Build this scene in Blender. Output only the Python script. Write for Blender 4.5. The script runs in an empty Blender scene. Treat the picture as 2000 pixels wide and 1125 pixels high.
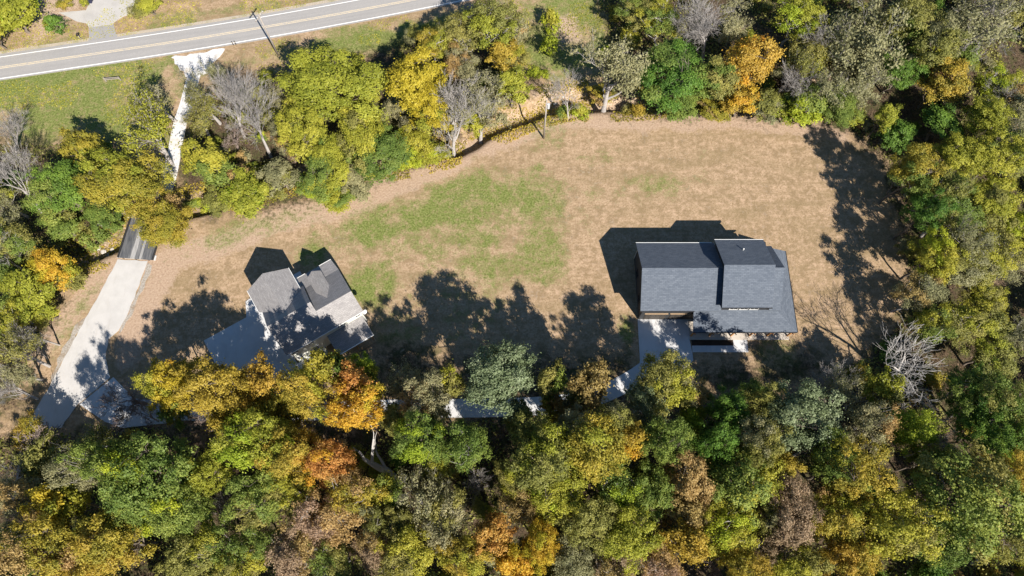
import bpy, bmesh, math, random
import numpy as np
from mathutils import Vector

# ---------------------------------------------------------------- camera, sky, sun, exposure
sc = bpy.context.scene
H_CAM, FOC, TILT = 100.0, 1333.0, math.radians(20)
cam_d = bpy.data.cameras.new('camera'); cam = bpy.data.objects.new('camera', cam_d)
sc.collection.objects.link(cam); sc.camera = cam
cam.location = (0, 0, H_CAM); cam.rotation_euler = (TILT, 0, 0)
cam_d.sensor_width = 36.0; cam_d.lens = 36.0 * FOC / 2000.0
cam_d.clip_start = 1.0; cam_d.clip_end = 4000.0

SUN_EL, SUN_AZ = math.radians(41.5), math.radians(148.5)      # azimuth clockwise from +Y
sdir = Vector((math.sin(SUN_AZ) * math.cos(SUN_EL), math.cos(SUN_AZ) * math.cos(SUN_EL), math.sin(SUN_EL)))
world = bpy.data.worlds.new('World'); sc.world = world; world.use_nodes = True
wn = world.node_tree; wn.nodes.clear()
sky = wn.nodes.new('ShaderNodeTexSky'); sky.sky_type = 'NISHITA'; sky.sun_disc = False
sky.sun_elevation = SUN_EL; sky.sun_rotation = SUN_AZ; sky.ozone_density = 10.0; sky.dust_density = 0.1; sky.air_density = 1.8
bg = wn.nodes.new('ShaderNodeBackground'); bg.inputs[1].default_value = 0.05
wo = wn.nodes.new('ShaderNodeOutputWorld')
wn.links.new(sky.outputs[0], bg.inputs[0]); wn.links.new(bg.outputs[0], wo.inputs[0])
sun_d = bpy.data.lights.new('sun', 'SUN'); sun_d.energy = 5.0; sun_d.angle = math.radians(0.5); sun_d.color = (1.0, 0.93, 0.84)
sun = bpy.data.objects.new('sun', sun_d); sc.collection.objects.link(sun)
sun.rotation_euler = sdir.to_track_quat('Z', 'Y').to_euler(); sun.location = (60, -100, 120)
sc.view_settings.view_transform = 'Standard'; sc.view_settings.look = 'None'
sc.view_settings.exposure = 0.85; sc.view_settings.gamma = 1.0
sc.render.engine = 'CYCLES'
sc.cycles.max_bounces = 6; sc.cycles.diffuse_bounces = 3; sc.cycles.transmission_bounces = 3; sc.cycles.glossy_bounces = 2

COL = sc.collection
rnd = random.Random(7)

# ---------------------------------------------------------------- helpers
_c, _s = math.cos(TILT), math.sin(TILT)
def G(px, py, h=0.0):
    """survey: where a photographed point of known height stands on the land"""
    v = (562.5 - py) / FOC; u = (px - 1000.0) / FOC
    d = (u, _s + _c * v, -_c + _s * v)
    t = (h - H_CAM) / d[2]
    return (d[0] * t, d[1] * t)

def tag(o, label=None, cat=None, group=None, kind=None):
    if label: o['label'] = label
    if cat: o['category'] = cat
    if group: o['group'] = group
    if kind: o['kind'] = kind
    return o

def empty(name, loc=(0, 0, 0), rz=0.0):
    o = bpy.data.objects.new(name, None); COL.objects.link(o)
    o.location = loc; o.rotation_euler = (0, 0, rz); o.empty_display_size = 0.3
    return o

def mesh_obj(name, me, parent=None, loc=None):
    o = bpy.data.objects.new(name, me); COL.objects.link(o)
    if parent is not None: o.parent = parent
    if loc is not None: o.location = loc
    return o

def np_mesh(name, verts, quads=None, tris=None, mats=(), smooth=False, face_attr=None):
    me = bpy.data.meshes.new(name)
    verts = np.asarray(verts, np.float32)
    nq = 0 if quads is None else len(quads); nt = 0 if tris is None else len(tris)
    loops = []
    if nq: loops.append(np.asarray(quads, np.int32).ravel())
    if nt: loops.append(np.asarray(tris, np.int32).ravel())
    loops = np.concatenate(loops)
    me.vertices.add(len(verts)); me.vertices.foreach_set('co', verts.ravel())
    me.loops.add(len(loops)); me.loops.foreach_set('vertex_index', loops)
    me.polygons.add(nq + nt)
    st = np.concatenate([np.arange(nq) * 4, nq * 4 + np.arange(nt) * 3]).astype(np.int32)
    tt = np.concatenate([np.full(nq, 4), np.full(nt, 3)]).astype(np.int32)
    me.polygons.foreach_set('loop_start', st); me.polygons.foreach_set('loop_total', tt)
    if smooth: me.polygons.foreach_set('use_smooth', np.ones(nq + nt, bool))
    me.update(calc_edges=True)
    for k, arr in (face_attr or {}).items():
        a = me.attributes.new(k, 'FLOAT', 'FACE'); a.data.foreach_set('value', np.asarray(arr, np.float32))
    for m in mats: me.materials.append(m)
    return me

class MB:
    """collects shapes, builds ONE mesh object"""
    def __init__(self): self.v = []; self.f = []
    def poly(self, pts, faces):
        b = len(self.v); self.v += [tuple(p) for p in pts]; self.f += [tuple(i + b for i in f) for f in faces]; return self
    def box(self, x0, x1, y0, y1, z0, z1):
        return self.poly([(x0,y0,z0),(x1,y0,z0),(x1,y1,z0),(x0,y1,z0),(x0,y0,z1),(x1,y0,z1),(x1,y1,z1),(x0,y1,z1)],
                         [(3,2,1,0),(4,5,6,7),(0,1,5,4),(1,2,6,5),(2,3,7,6),(3,0,4,7)])
    def beam(self, a, b, w, h):
        a = Vector(a); b = Vector(b); d = (b - a).normalized()
        up = Vector((0, 0, 1)) if abs(d.z) < .95 else Vector((0, 1, 0))
        s = d.cross(up).normalized(); u = s.cross(d).normalized(); s *= w / 2; u *= h / 2
        return self.poly([a-s-u, a+s-u, a+s+u, a-s+u, b-s-u, b+s-u, b+s+u, b-s+u],
                         [(3,2,1,0),(4,5,6,7),(0,1,5,4),(1,2,6,5),(2,3,7,6),(3,0,4,7)])
    def slab(self, pts, th):
        """flat polygon given by its top corners (counter-clockwise from above) with thickness th below"""
        n = len(pts); top = [tuple(p) for p in pts]; bot = [(p[0], p[1], p[2] - th) for p in pts]
        fs = [tuple(range(n)), tuple(range(2*n-1, n-1, -1))] + [(i, i+n, (i+1) % n + n, (i+1) % n) for i in range(n)]
        return self.poly(top + bot, fs)
    def prism(self, prof, axis, a, b):
        """profile of (p,z) extruded from a to b along axis 'x' or 'y'"""
        n = len(prof)
        mk = (lambda t, p: (t, p[0], p[1])) if axis == 'x' else (lambda t, p: (p[0], t, p[1]))
        return self.poly([mk(a, p) for p in prof] + [mk(b, p) for p in prof],
                         [tuple(range(n))[::-1], tuple(range(n, 2*n))] + [(i, (i+1) % n, (i+1) % n + n, i+n) for i in range(n)])
    def tube(self, a, b, ra, rb, n=8, cap=True):
        a = Vector(a); b = Vector(b); d = (b - a).normalized()
        up = Vector((0, 0, 1)) if abs(d.z) < .9 else Vector((1, 0, 0))
        s = d.cross(up).normalized(); u = s.cross(d)
        r0 = [a + (s*math.cos(2*math.pi*i/n) + u*math.sin(2*math.pi*i/n))*ra for i in range(n)]
        r1 = [b + (s*math.cos(2*math.pi*i/n) + u*math.sin(2*math.pi*i/n))*rb for i in range(n)]
        fs = [(i, (i+1) % n, (i+1) % n + n, i+n) for i in range(n)]
        if cap: fs += [tuple(range(n))[::-1], tuple(range(n, 2*n))]
        return self.poly(r0 + r1, fs)
    def build(self, name, mat, parent=None, smooth=False, uv=False):
        me = bpy.data.meshes.new(name); me.from_pydata(self.v, [], self.f); me.materials.append(mat)
        bm = bmesh.new(); bm.from_mesh(me); bmesh.ops.recalc_face_normals(bm, faces=bm.faces); bm.to_mesh(me); bm.free()
        if smooth:
            for p in me.polygons: p.use_smooth = True
        if uv:      # metres along the slope and along the course
            l = me.uv_layers.new(name='UVMap')
            for p in me.polygons:
                n = p.normal; t = Vector((0, 0, 1)).cross(n)
                t = t.normalized() if t.length > 1e-3 else Vector((1, 0, 0)); b = n.cross(t)
                for li in p.loop_indices:
                    co = me.vertices[me.loops[li].vertex_index].co
                    l.data[li].uv = (co.dot(t), co.dot(b))
        return mesh_obj(name, me, parent)

# ---------------------------------------------------------------- materials
def new_mat(name, rough=0.8, spec=0.25):
    m = bpy.data.materials.new(name); m.use_nodes = True
    nt = m.node_tree; b = nt.nodes['Principled BSDF']
    b.inputs['Roughness'].default_value = rough; b.inputs['Specular IOR Level'].default_value = spec
    return m, nt, b
def node(nt, t, **kw):
    n = nt.nodes.new(t)
    for k, v in kw.items(): setattr(n, k, v)
    return n
def noise(nt, vec, scale, detail=4, rough=.6):
    n = node(nt, 'ShaderNodeTexNoise'); n.inputs['Scale'].default_value = scale
    n.inputs['Detail'].default_value = detail; n.inputs['Roughness'].default_value = rough
    if vec is not None: nt.links.new(vec, n.inputs['Vector'])
    return n.outputs[0]
def ramp(nt, fac, stops):
    r = node(nt, 'ShaderNodeValToRGB'); e = r.color_ramp.elements
    while len(e) < len(stops): e.new(.5)
    for i, (p, c) in enumerate(stops): e[i].position = p; e[i].color = (*c, 1)
    nt.links.new(fac, r.inputs[0]); return r.outputs[0]
def mixc(nt, fac, a, b, mode='MIX'):
    m = node(nt, 'ShaderNodeMix', data_type='RGBA', blend_type=mode)
    for sock, val in ((m.inputs[0], fac), (m.inputs[6], a), (m.inputs[7], b)):
        if isinstance(val, (int, float)): sock.default_value = val
        elif isinstance(val, tuple): sock.default_value = (*val, 1)
        else: nt.links.new(val, sock)
    return m.outputs[2]
def mapr(nt, fac, a, b, c=0., d=1.):
    m = node(nt, 'ShaderNodeMapRange'); nt.links.new(fac, m.inputs[0])
    for i, v in enumerate((a, b, c, d)): m.inputs[1 + i].default_value = v
    return m.outputs[0]
def bump(nt, b, h, strength=.4, dist=.05):
    n = node(nt, 'ShaderNodeBump'); n.inputs['Strength'].default_value = strength; n.inputs['Distance'].default_value = dist
    nt.links.new(h, n.inputs['Height']); nt.links.new(n.outputs[0], b.inputs['Normal'])
def objvec(nt, scale=(1, 1, 1), rot=0.):
    t = node(nt, 'ShaderNodeTexCoord'); mp = node(nt, 'ShaderNodeMapping')
    mp.inputs['Scale'].default_value = scale; mp.inputs['Rotation'].default_value = (0, 0, rot)
    nt.links.new(t.outputs['Object'], mp.inputs[0]); return mp.outputs[0]

def speckled(name, c1, c2, scale=6., rough=.85, spec=.2, bumpy=.3, big=.35, c3=None, dist=.02):
    m, nt, b = new_mat(name, rough, spec)
    v = objvec(nt)
    n1 = noise(nt, v, scale, 5, .65); n2 = noise(nt, v, big, 3, .55)
    col = ramp(nt, n1, [(.3, c1), (.7, c2)])
    if c3: col = mixc(nt, mapr(nt, n2, .5, .72), col, c3)
    else: col = mixc(nt, mapr(nt, n2, .35, .65, 0., .28), col, tuple(x * .72 for x in c1))
    nt.links.new(col, b.inputs['Base Color'])
    if bumpy: bump(nt, b, n1, bumpy, dist)
    return m

def shingle(name, dark, light):
    m, nt, b = new_mat(name, .9, .15)
    uv = node(nt, 'ShaderNodeUVMap').outputs[0]
    br = node(nt, 'ShaderNodeTexBrick'); nt.links.new(uv, br.inputs['Vector'])
    br.offset = .5; br.inputs['Scale'].default_value = 1.0
    br.inputs['Brick Width'].default_value = .55; br.inputs['Row Height'].default_value = .24
    br.inputs['Mortar Size'].default_value = .025; br.inputs['Mortar Smooth'].default_value = .4
    br.inputs['Color1'].default_value = (*dark, 1); br.inputs['Color2'].default_value = (*light, 1)
    br.inputs['Mortar'].default_value = (*(x * .75 for x in dark), 1)
    n1 = noise(nt, uv, 3.2, 5, .7); n2 = noise(nt, uv, .35, 3)
    col = mixc(nt, mapr(nt, n1, .35, .7, 0., .55), br.outputs[0], light)
    col = mixc(nt, mapr(nt, n2, .35, .7, 0., .3), col, dark)
    nt.links.new(col, b.inputs['Base Color']); bump(nt, b, br.outputs[1], .25, -.02)
    return m

def siding(name, c, pitch=.2):
    m, nt, b = new_mat(name, .6, .3)
    v = objvec(nt)
    w = node(nt, 'ShaderNodeTexWave', wave_type='BANDS', bands_direction='Z', wave_profile='SAW')
    w.inputs['Scale'].default_value = 1 / pitch / 6.283 * 3.14; nt.links.new(v, w.inputs['Vector'])
    n = noise(nt, v, 1.2, 3)
    nt.links.new(mixc(nt, mapr(nt, n, .3, .7, 0, .35), c, tuple(x * .82 for x in c)), b.inputs['Base Color'])
    bump(nt, b, w.outputs[1], .5, .02)
    return m

def concrete(name, c, stain=.3):
    m, nt, b = new_mat(name, .85, .2)
    v = objvec(nt)
    n1 = noise(nt, v, .5, 5, .6); n2 = noise(nt, v, 9., 4, .7); n3 = noise(nt, objvec(nt, (1, .25, 1), .4), 1.6, 4)
    col = mixc(nt, mapr(nt, n1, .42, .7, 0, stain), c, tuple(x * .6 for x in c))
    col = mixc(nt, mapr(nt, n2, .4, .75, 0, .25), col, tuple(x * .7 for x in c))
    col = mixc(nt, mapr(nt, n3, .55, .75, 0, stain * .8), col, (c[0] * .62, c[1] * .57, c[2] * .5))
    nt.links.new(col, b.inputs['Base Color']); bump(nt, b, n2, .25, .01)
    return m

M = {}
M['roof_grey'] = shingle('roof_grey', (.215, .205, .205), (.33, .317, .31))
M['roof_slate'] = shingle('roof_slate', (.078, .094, .12), (.132, .152, .182))
M['white'] = speckled('white_paint', (.72, .72, .69), (.8, .8, .77), 3., .5, .4, 0)
M['siding_white'] = siding('siding_white', (.62, .63, .57))
M['siding_dark'] = siding('siding_dark', (.045, .047, .05))
M['cedar'] = speckled('cedar', (.42, .20, .07), (.55, .29, .11), 8., .7, .25, .2)
M['deck_wood'] = speckled('deck_wood', (.36, .25, .15), (.48, .35, .22), 7., .8, .2, .2)
M['concrete'] = concrete('concrete', (.56, .56, .56))
M['concrete_new'] = concrete('concrete_new', (.49, .475, .455), .3)
M['porch_floor'] = concrete('porch_floor', (.50, .45, .39), .2)
M['gravel'] = speckled('white_gravel', (.46, .45, .44), (.68, .67, .66), 5., .9, .2, .6, .5, (.45, .40, .33), .05)
M['gravel_dull'] = speckled('dull_gravel', (.20, .165, .125), (.44, .41, .37), 5., .9, .2, .6, .5, (.24, .18, .12), .05)
M['door_dark'] = speckled('door_dark', (.05, .045, .04), (.075, .065, .055), 4., .55, .3, .1)
M['frame_dark'] = speckled('frame_dark', (.02, .02, .022), (.035, .035, .037), 5., .5, .3, 0)
M['galv'] = speckled('galvanised', (.45, .46, .47), (.6, .6, .61), 6., .45, .5, .1)
M['pole_wood'] = speckled('pole_wood', (.27, .24, .21), (.40, .36, .32), 5., .9, .15, .3)
M['black_metal'] = speckled('black_metal', (.02, .02, .022), (.04, .04, .042), 6., .5, .4, .1)
M['mulch'] = speckled('mulch', (.035, .022, .015), (.085, .055, .038), 9., .95, .1, .8, .5, None, .05)
M['soil'] = speckled('soil', (.30, .20, .13), (.44, .32, .22), 3., .95, .1, .6, .4, None, .08)
M['stone'] = speckled('stone', (.36, .33, .30), (.55, .52, .48), 3., .9, .2, .5, .8, None, .05)
g, nt, b = new_mat('glass', .08, .6); b.inputs['Base Color'].default_value = (.02, .025, .03, 1); M['glass'] = g

# asphalt with faint lane wear
m, nt, b = new_mat('asphalt', .85, .2)
uvn = node(nt, 'ShaderNodeUVMap').outputs[0]; sep = node(nt, 'ShaderNodeSeparateXYZ'); nt.links.new(uvn, sep.inputs[0])
v = objvec(nt); n1 = noise(nt, v, 7., 5, .7); n2 = noise(nt, v, .25, 4)
mp = node(nt, 'ShaderNodeMapping'); nt.links.new(uvn, mp.inputs[0]); mp.inputs['Scale'].default_value = (.06, 1.4, 1)
n3 = noise(nt, mp.outputs[0], 1.2, 4)
col = ramp(nt, n1, [(.3, (.27, .26, .25)), (.7, (.36, .345, .33))])
col = mixc(nt, mapr(nt, n3, .38, .66, 0, .42), col, (.22, .215, .21))
col = mixc(nt, mapr(nt, n2, .5, .7, 0, .25), col, (.36, .34, .32))
nt.links.new(col, b.inputs['Base Color']); bump(nt, b, n1, .3, .01); M['asphalt'] = m
def worn_paint(name, c, base=(.38, .36, .345), lo=.28, hi=.42):
    m, nt, b = new_mat(name, .7, .3); v = objvec(nt)
    n = noise(nt, v, 4., 5, .7)
    nt.links.new(mixc(nt, mapr(nt, n, lo, hi), base, c), b.inputs['Base Color']); return m
M['paint_white'] = worn_paint('paint_white', (.80, .79, .76))
M['paint_yellow'] = worn_paint('paint_yellow', (.60, .50, .34), lo=.34, hi=.56)
M['apron'] = concrete('apron', (.30, .29, .285), .25)

# ---------------------------------------------------------------- the land
CREEK_PX = [(-140, 610), (60, 545), (130, 508), (195, 482), (262, 452), (330, 415), (410, 394), (500, 362), (590, 336), (700, 322), (800, 305),
            (890, 284), (960, 248), (1010, 226), (1060, 208), (1120, 196), (1185, 200), (1270, 195), (1400, 170), (1530, 165), (1640, 140)]
CREEK = np.array([G(*p) for p in CREEK_PX])
def seg_dist(P, line):
    """distance of points to a polyline"""
    best = np.full(len(P), 1e9)
    for a, b in zip(line[:-1], line[1:]):
        ab = b - a; t = np.clip(((P - a) @ ab) / (ab @ ab), 0, 1)
        best = np.minimum(best, np.linalg.norm(P - (a + t[:, None] * ab), axis=1))
    return best
def in_poly(P, poly):
    poly = np.asarray(poly); x, y = P[:, 0], P[:, 1]; c = np.zeros(len(P), bool); j = len(poly) - 1
    for i in range(len(poly)):
        xi, yi = poly[i]; xj, yj = poly[j]
        c ^= ((yi > y) != (yj > y)) & (x < (xj - xi) * (y - yi) / (yj - yi + 1e-12) + xi); j = i
    return c
def poly_soft(P, poly, w):
    """1 inside a polygon, fading over w metres at its edge"""
    poly = np.asarray(poly); d = seg_dist(P, np.vstack([poly, poly[:1]])); i = in_poly(P, poly)
    sd = np.where(i, d, -d); return np.clip(sd / w * .5 + .5, 0, 1)
def vnoise(P, scale, seed):
    """smooth value noise on points"""
    r = np.random.RandomState(seed); T = r.rand(64, 64)
    q = P / scale + 1000.; i = np.floor(q).astype(int); f = q - i; f = f * f * (3 - 2 * f)
    a = T[i[:, 0] % 64, i[:, 1] % 64]; b_ = T[(i[:, 0] + 1) % 64, i[:, 1] % 64]
    c = T[i[:, 0] % 64, (i[:, 1] + 1) % 64]; d = T[(i[:, 0] + 1) % 64, (i[:, 1] + 1) % 64]
    return (a * (1 - f[:, 0]) + b_ * f[:, 0]) * (1 - f[:, 1]) + (c * (1 - f[:, 0]) + d * f[:, 0]) * f[:, 1]
def fbm(P, scale, seed, n=4):
    return sum(vnoise(P, scale / 2 ** k, seed + k) * .5 ** k for k in range(n)) / sum(.5 ** k for k in range(n))
def px_poly(pts): return np.array([G(*p) for p in pts])

FOREST = {
 'south': px_poly([(-400, 870), (60, 850), (250, 835), (450, 828), (700, 828), (900, 822), (1150, 812), (1300, 795), (1450, 765), (1590, 755), (1690, 700), (1760, 625), (2300, 600), (2300, 1500), (-400, 1500)]),
 'east': px_poly([(1645, 240), (1720, 300), (1752, 420), (1772, 520), (1790, 630), (2300, 640), (2300, -90), (1660, -90)]),
 'northeast': px_poly([(1185, 212), (1320, 222), (1500, 228), (1645, 240), (1660, -90), (1180, -90)]),
 'north': px_poly([(360, 390), (470, 415), (560, 400), (650, 385), (730, 345), (880, 290), (940, 230), (1010, 170), (1030, 60), (940, 30), (840, 60), (700, 110), (560, 150), (430, 170), (350, 250), (330, 330)]),
 'west': px_poly([(-300, 290), (40, 280), (230, 290), (330, 430), (220, 455), (150, 520), (110, 590), (70, 680), (30, 800), (-300, 830)]),
}
BRIDGE_C, BRIDGE_A = (-59.0, 45.0), math.radians(-8)
def land_z(P):
    P = np.asarray(P, float).reshape(-1, 2)
    d = seg_dist(P, CREEK) + (fbm(P, 4., 5) - .5) * 1.6
    t = np.clip((2.4 - d) / 1.5, 0, 1); t = t * t * (3 - 2 * t)
    z = -2.1 * t
    fz = np.clip(sum(poly_soft(P, p, 4.) for p in FOREST.values()), 0, 1)
    z = z + fz * (fbm(P, 9., 11) - .5) * .5
    far = np.clip((np.hypot(P[:, 0], P[:, 1] - 36) - 160) / 400, 0, 1)
    return z + far * (fbm(P, 160., 21) - .4) * 26
def lz(x, y): return float(land_z([(x, y)])[0])

def build_ground():
    def axis(lo, hi, step):
        core = list(np.arange(lo, hi + 1e-6, step)); s = step; out = core[:]
        a, b = lo, hi
        while a > -1800: s *= 1.35; a -= s; b += s; out = [a] + out + [b]
        return np.array(out)
    xs = axis(-105, 105, .6); ys = axis(-20, 105, .6)
    X, Y = np.meshgrid(xs, ys); P = np.stack([X.ravel(), Y.ravel()], 1)
    Z = land_z(P); nx, ny = len(xs), len(ys)
    idx = np.arange(nx * ny).reshape(ny, nx)
    quads = np.stack([idx[:-1, :-1], idx[:-1, 1:], idx[1:, 1:], idx[1:, :-1]], -1).reshape(-1, 4)
    me = np_mesh('ground', np.column_stack([P, Z]), quads, smooth=True)
    # what grows where: R green grass, G leaf litter, B bare soil, A pinkish dry weeds
    green = np.zeros(len(P)); wob = fbm(P, 3.2, 31); wob2 = fbm(P, 9., 41)
    for cx, cy, rx, ry, rot, s in [(760, 440, 150, 34, -22, .95), (950, 385, 150, 40, -12, .9), (1070, 390, 70, 55, 0, .85), (900, 470, 110, 38, -10, .75),
                                   (930, 520, 60, 34, 0, .75), (1060, 480, 55, 70, 10, .75), (1270, 357, 100, 18, 0, .6), (1150, 372, 110, 30, 0, .5),
                                   (715, 560, 48, 60, -20, 1.), (610, 500, 40, 26, 0, .8), (500, 440, 120, 24, -18, .6), (800, 480, 70, 26, -15, .6),
                                   (1075, 262, 55, 36, 0, .45), (1150, 320, 90, 25, 0, .4), (1320, 300, 120, 20, 0, .22), (1090, 95, 90, 70, 0, .9), (1130, 20, 110, 40, 0, .9),
                                   (140, 210, 210, 70, -6, .9), (60, 150, 170, 32, -8, 1.), (200, 140, 150, 26, -8, .85), (40, 290, 90, 45, 0, .7), (760, 75, 230, 26, -10, .95),
                                   (560, 105, 120, 22, -10, .6), (320, 60, 100, 18, -9, .7), (480, 18, 260, 14, -8, .6), (80, 82, 80, 14, -9, .55), (700, 8, 120, 14, -8, .7),
                                   (640, 20, 120, 10, -8, .8), (230, 430, 45, 40, 0, .6), (165, 590, 22, 70, 25, .55), (130, 640, 30, 40, 0, .5), (770, 640, 60, 60, 0, .5), (1225, 640, 16, 40, 0, .8), (1520, 700, 40, 40, 0, .6), (900, 600, 120, 60, 0, .4)]:
        ctr = np.array(G(cx, cy)); ex = np.array(G(cx + rx, cy)) - ctr; ey = np.array(G(cx, cy - ry)) - ctr
        a, b_ = np.hypot(*ex), np.hypot(*ey); t = math.radians(-rot); d = P - ctr
        u = (d[:, 0] * math.cos(t) + d[:, 1] * math.sin(t)) / a; w = (-d[:, 0] * math.sin(t) + d[:, 1] * math.cos(t)) / b_
        rr = np.sqrt(u * u + w * w) + (wob - .5) * 1.9 + (wob2 - .5) * 1.1
        green = np.maximum(green, s * np.clip((1.7 - rr) / 1.25, 0, 1))
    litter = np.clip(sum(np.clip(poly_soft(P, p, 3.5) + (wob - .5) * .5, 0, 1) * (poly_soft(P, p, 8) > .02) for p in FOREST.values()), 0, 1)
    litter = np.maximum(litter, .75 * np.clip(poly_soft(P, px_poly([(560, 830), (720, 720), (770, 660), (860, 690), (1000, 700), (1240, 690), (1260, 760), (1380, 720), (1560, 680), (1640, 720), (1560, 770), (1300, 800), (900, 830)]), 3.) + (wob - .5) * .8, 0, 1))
    dc = seg_dist(P, CREEK)
    soil = np.clip((2.0 - dc) / 1.6 + (wob - .5) * 1.4, 0, 1) * (.4 + .6 * (fbm(P, 7., 51) > .42))
    for poly in ([(1050, 175), (1120, 150), (1150, 185), (1110, 215), (1060, 220)], [(60, -20), (150, -20), (160, 10), (120, 60), (60, 90)], [(560, 310), (610, 310), (610, 345), (560, 350)], [(380, 380), (425, 380), (425, 405), (385, 410)], [(1070, 40), (1120, 30), (1130, 70), (1090, 90)]):
        soil = np.maximum(soil, np.clip(poly_soft(P, px_poly(poly), 2.) + (wob - .5) * .7, 0, 1))
    weeds = np.zeros(len(P))
    for line, w in ([(880, 310), (960, 280), (1100, 236), (1300, 238), (1500, 240), (1640, 262)], 2.6), ([(300, 520), (420, 480), (560, 425), (700, 400), (800, 345), (900, 310)], 3.2), ([(0, 192), (120, 172), (260, 160)], 1.0), ([(70, 700), (150, 600), (215, 520)], 2.6), ([(330, 520), (270, 620), (250, 700)], 3.0), ([(1950, 460), (1960, 560)], 3.):
        weeds = np.maximum(weeds, np.clip((w - seg_dist(P, px_poly(line))) / 1.8 + (wob - .5) * 1.3, 0, 1))
    ca = me.color_attributes.new('cover', 'FLOAT_COLOR', 'POINT')
    ca.data.foreach_set('color', np.stack([green, litter, soil, weeds], 1).astype(np.float32).ravel())
    m, nt, b = new_mat('land', .95, .1)
    at = node(nt, 'ShaderNodeAttribute', attribute_name='cover'); sp = node(nt, 'ShaderNodeSeparateColor'); nt.links.new(at.outputs['Color'], sp.inputs[0])
    v = objvec(nt); vs = objvec(nt, (.22, 1, 1), math.radians(-2))
    n_f = noise(nt, v, 3.4, 6, .75); n_m = noise(nt, v, .55, 5, .65); n_b = noise(nt, v, .12, 4, .55); n_s = noise(nt, vs, 1.7, 5, .65); n_c = noise(nt, v, 1.5, 5, .7)
    n_p = noise(nt, vs, .35, 5, .6); n_t = noise(nt, objvec(nt, (.05, 1, 1), math.radians(-1)), 1.1, 3, .6)
    dry = ramp(nt, n_f, [(.34, (0.195, 0.129, 0.071)), (.5, (0.372, 0.263, 0.164)), (.66, (0.502, 0.374, 0.252))])
    dry = mixc(nt, mapr(nt, n_s, .46, .62, 0, .4), dry, (0.251, 0.178, 0.097))
    dry = mixc(nt, mapr(nt, n_b, .46, .64, 0, .36), dry, (0.251, 0.182, 0.101))
    dry = mixc(nt, mapr(nt, n_m, .46, .58, 0, .75), dry, (0.233, 0.165, 0.092))
    dry = mixc(nt, mapr(nt, n_c, .49, .62, 0, .7), dry, (0.502, 0.356, 0.244))
    dry = mixc(nt, mapr(nt, noise(nt, v, 6., 4, .8), .5, .62, 0, .45), dry, (0.186, 0.125, 0.071))
    dry = mixc(nt, mapr(nt, n_p, .49, .64, 0, .5), dry, (0.209, 0.156, 0.080))
    dry = mixc(nt, mapr(nt, n_t, .5, .58, 0, .15), dry, (0.214, 0.156, 0.084))
    grn = ramp(nt, n_f, [(.36, (.07, .09, .02)), (.5, (.145, .172, .045)), (.64, (.24, .255, .09))])
    wd = ramp(nt, n_f, [(.3, (.25, .165, .11)), (.5, (.375, .27, .19)), (.7, (.47, .36, .265))])
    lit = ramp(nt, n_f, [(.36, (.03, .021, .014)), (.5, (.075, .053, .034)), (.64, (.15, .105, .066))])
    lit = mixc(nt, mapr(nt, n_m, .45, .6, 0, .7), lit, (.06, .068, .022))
    so = ramp(nt, n_f, [(.36, (.24, .165, .11)), (.5, (.38, .28, .20)), (.64, (.50, .40, .30))])
    ad = node(nt, 'ShaderNodeMath', operation='MULTIPLY_ADD'); nt.links.new(n_m, ad.inputs[0]); ad.inputs[1].default_value = 1.3; ad.inputs[2].default_value = -1.5
    brk = node(nt, 'ShaderNodeMath', operation='MULTIPLY_ADD'); nt.links.new(n_c, brk.inputs[0]); brk.inputs[1].default_value = 1.7; nt.links.new(ad.outputs[0], brk.inputs[2])
    def soft(ch, lo=.25, hi=.75):
        a = node(nt, 'ShaderNodeMath', operation='ADD'); nt.links.new(ch, a.inputs[0]); nt.links.new(brk.outputs[0], a.inputs[1]); return mapr(nt, a.outputs[0], lo, hi)
    col = mixc(nt, soft(at.outputs['Alpha']), dry, wd)
    col = mixc(nt, soft(sp.outputs[0], .3, .95), col, grn)
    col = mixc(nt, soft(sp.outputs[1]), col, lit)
    col = mixc(nt, soft(sp.outputs[2], .3, .8), col, so)
    nt.links.new(col, b.inputs['Base Color']); bump(nt, b, n_f, .6, .12)
    me.materials.append(m)
    o = mesh_obj('ground', me); tag(o, kind='structure'); return o
build_ground()

# ---------------------------------------------------------------- road, drives, lane
def ribbon(name, line, offs, z, mat, parent=None, th=.0, uv=True, kind='structure'):
    """strip along a polyline between two sideways offsets (left positive)"""
    L = np.array(line); T = np.gradient(L, axis=0); T /= np.linalg.norm(T, axis=1)[:, None]; N = np.stack([-T[:, 1], T[:, 0]], 1)
    A = L + N * offs[0]; B = L + N * offs[1]; n = len(L); s = np.concatenate([[0], np.cumsum(np.linalg.norm(np.diff(L, axis=0), axis=1))])
    vs = [(*p, z) for p in A] + [(*p, z) for p in B]
    fs = [(i, i + 1, n + i + 1, n + i) for i in range(n - 1)]
    if th:
        vs += [(x, y, zz - th) for x, y, zz in vs]
        fs += [(i + 1, i, 2*n + i, 2*n + i + 1) for i in range(n - 1)] + [(n + i, n + i + 1, 3*n + i + 1, 3*n + i) for i in range(n - 1)]
    me = bpy.data.meshes.new(name); me.from_pydata(vs, [], fs); me.materials.append(mat)
    bm = bmesh.new(); bm.from_mesh(me); bmesh.ops.recalc_face_normals(bm, faces=bm.faces); bm.to_mesh(me); bm.free()
    if me.polygons[0].normal.z < 0: me.flip_normals()
    if uv:
        l = me.uv_layers.new(name='UVMap')
        for p in me.polygons:
            for li in p.loop_indices:
                k = me.loops[li].vertex_index % (2 * n); l.data[li].uv = (s[k % n], offs[0] if k < n else offs[1])
    o = mesh_obj(name, me, parent)
    if kind and parent is None: tag(o, kind=kind)
    return o
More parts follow.
